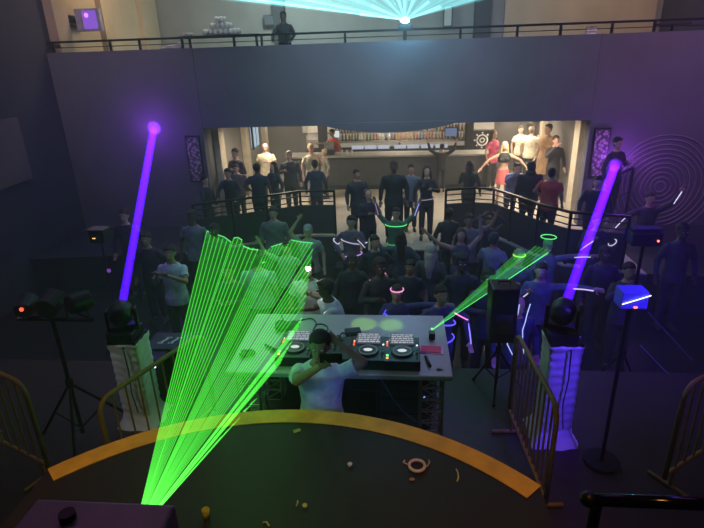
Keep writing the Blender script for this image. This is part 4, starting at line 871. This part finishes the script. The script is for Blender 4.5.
person('person with both arms out in bright green light left of the cap', 286, 249, 0, 8.9, 'tee', (.30, .32, .30), (.04, .04, .05), arms=('upout', 'hip'))
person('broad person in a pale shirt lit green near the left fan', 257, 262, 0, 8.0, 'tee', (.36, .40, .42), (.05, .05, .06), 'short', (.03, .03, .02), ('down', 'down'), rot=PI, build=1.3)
fl = person('person in a white tee holding up a phone with its flash on', 308, 270, 0, 7.25, 'tee', (.60, .64, .62), (.05, .05, .06), 'short', (.03, .02, .02), ('down', 'phone'), skin='tan', build=1.05)
person('person in a blue white tee turned sideways at the table edge', 327, 267, 0, 6.5, 'tee', (.72, .74, .82), (.08, .04, .03), 'short', (.03, .02, .02), ('fwd', 'fwd'), rot=-1.35, skin='dark', lean=(0, -.22), build=1.1)
person('crouching dancer outlined in blue and pink light strips at the table corner', 441, 296, 0, 6.55, 'long', (.06, .05, .22), (.03, .03, .08), arms=('hip', ((.34,-.05,1.28),(.30,-.28,1.05))), bands=(('uarmR', (1, .25, .65), 1.6), ('foreR', (.25, .2, 1), 1.6), ('chest', BL, 1.6), ('uarmL', (.4, .25, 1), 1.3), ('waist', BL, 1.4)), rot=.3)
person('low dancer with pink head lights between the decks and the crowd', 397, 291, 0, 6.95, 'long', (.05, .05, .20), (.02, .02, .04), arms=('chest', 'out'), bands=(('head', (1, .35, .75), 1.2), ('chest', BL, 1.3), ('uarmL', BL, 1.1)), hgt=1.66)
person('pink lit person behind the blue control box, hand raised to the cheek', 629, 272, 0, 7.5, 'long', (.05, .04, .07), (.03, .03, .04), arms=('face', 'chest'), skin='pink')
person('dim figure waving a white light stick before the ring relief', 650, 200, 0, 11.2, 'long', (.05, .04, .06), (.03, .03, .04), arms=('wide', 'upout'), bands=(('foreL', WH, 1.1), ('foreR', WH, 1.2)), skin='pink', hgt=1.9)
person('dim figure with small light strips right of the violet beam', 598, 222, 0, 9.6, 'long', (.05, .04, .08), (.03, .03, .04), arms=('drink', 'hip'), bands=(('foreL', WH, .9), ('armR', WH, .8)))
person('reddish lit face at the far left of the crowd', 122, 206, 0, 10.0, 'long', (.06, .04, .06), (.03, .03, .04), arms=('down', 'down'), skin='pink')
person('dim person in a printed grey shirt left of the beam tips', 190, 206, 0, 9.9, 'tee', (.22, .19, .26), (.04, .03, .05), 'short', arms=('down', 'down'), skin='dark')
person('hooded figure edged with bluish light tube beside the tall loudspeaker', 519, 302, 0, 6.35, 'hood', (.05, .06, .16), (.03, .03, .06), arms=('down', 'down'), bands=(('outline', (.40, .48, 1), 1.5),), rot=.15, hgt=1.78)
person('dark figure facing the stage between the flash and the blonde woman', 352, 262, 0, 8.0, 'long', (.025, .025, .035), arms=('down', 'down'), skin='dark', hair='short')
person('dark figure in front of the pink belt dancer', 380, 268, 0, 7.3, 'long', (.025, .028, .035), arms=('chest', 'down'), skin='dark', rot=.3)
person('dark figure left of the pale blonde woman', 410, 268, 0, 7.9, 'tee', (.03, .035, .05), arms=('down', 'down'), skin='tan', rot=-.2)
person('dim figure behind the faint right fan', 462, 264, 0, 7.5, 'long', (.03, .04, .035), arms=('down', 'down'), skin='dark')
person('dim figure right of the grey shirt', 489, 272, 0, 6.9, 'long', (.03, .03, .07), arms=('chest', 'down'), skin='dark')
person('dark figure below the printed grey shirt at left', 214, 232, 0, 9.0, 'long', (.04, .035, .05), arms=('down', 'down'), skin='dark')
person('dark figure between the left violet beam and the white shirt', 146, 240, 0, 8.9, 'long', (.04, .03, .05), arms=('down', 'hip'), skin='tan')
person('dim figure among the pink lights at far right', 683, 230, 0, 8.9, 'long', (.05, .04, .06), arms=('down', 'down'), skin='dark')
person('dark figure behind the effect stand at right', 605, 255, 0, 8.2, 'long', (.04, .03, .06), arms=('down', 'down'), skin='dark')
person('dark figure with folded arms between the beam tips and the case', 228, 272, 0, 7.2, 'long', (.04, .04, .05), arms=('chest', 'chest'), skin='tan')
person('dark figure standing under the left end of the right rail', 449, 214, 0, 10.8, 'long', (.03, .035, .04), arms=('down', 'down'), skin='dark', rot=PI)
person('dark silhouette leaning at the upper gallery rail left of the teal laser', 283, 17, 4.15, 13.1, 'long', (.03, .035, .035), (.02, .02, .02), arms=('rail', 'rail'), skin='dark')
ph = aty(309, 271, fl.location.y-.47)
pp = empty('phone', ph, 'phone with its flash glaring, held above the white tee in the crowd', 'phone')
MB().box((0, 0, 0), (.075, .012, .15)).build('case', BLK, pp, bevel=.004); MB().ell((-.01, -.012, .04), (.034, .012, .034)).build('flash', glow((1, .85, .75), 30), pp)
lamp('POINT', 'phone_flash', ph+Vector((0, -.12, .04)), 4, (1, .85, .8), None, .03)

# --- the performer
hp = aty(318, 346, 3.55)
dj = person('performer in a white tee taking a selfie in front of the decks', 0, 0, tc=(.80, .82, .84), lc=(.04, .04, .06), hair='short', hc=(.02, .015, .012),
            loc=(hp.x, 3.52, 1.15), hgt=1.66, vox=.0075, skin='tan', build=1.08, lean=(.03, -.02),
            arms=(((-.15, -.24, 1.46), (.06, -.40, 1.70)), ((.35, .04, 1.46), (.16, .06, 1.62))))
sp_ = aty(331, 358, 3.52-.47); ph2 = empty('phone', sp_, 'black phone held sideways by the performer', 'phone', .05)
MB().box((0, 0, 0), (.155, .010, .075)).build('case', BLK, ph2, bevel=.004); MB().box((0, .006, 0), (.145, .002, .068)).build('screen', mat('phone_screen', (.03, .03, .04), .15, em=(.4, .5, .6), es=.25), ph2)
for k, (dx, dz) in enumerate(((.055, .018), (.055, -.004), (.066, .007))): MB().seg((dx-.0, -.005, dz), (dx, -.009, dz), .007, n=12).build('camera_lens', IRIS, ph2)
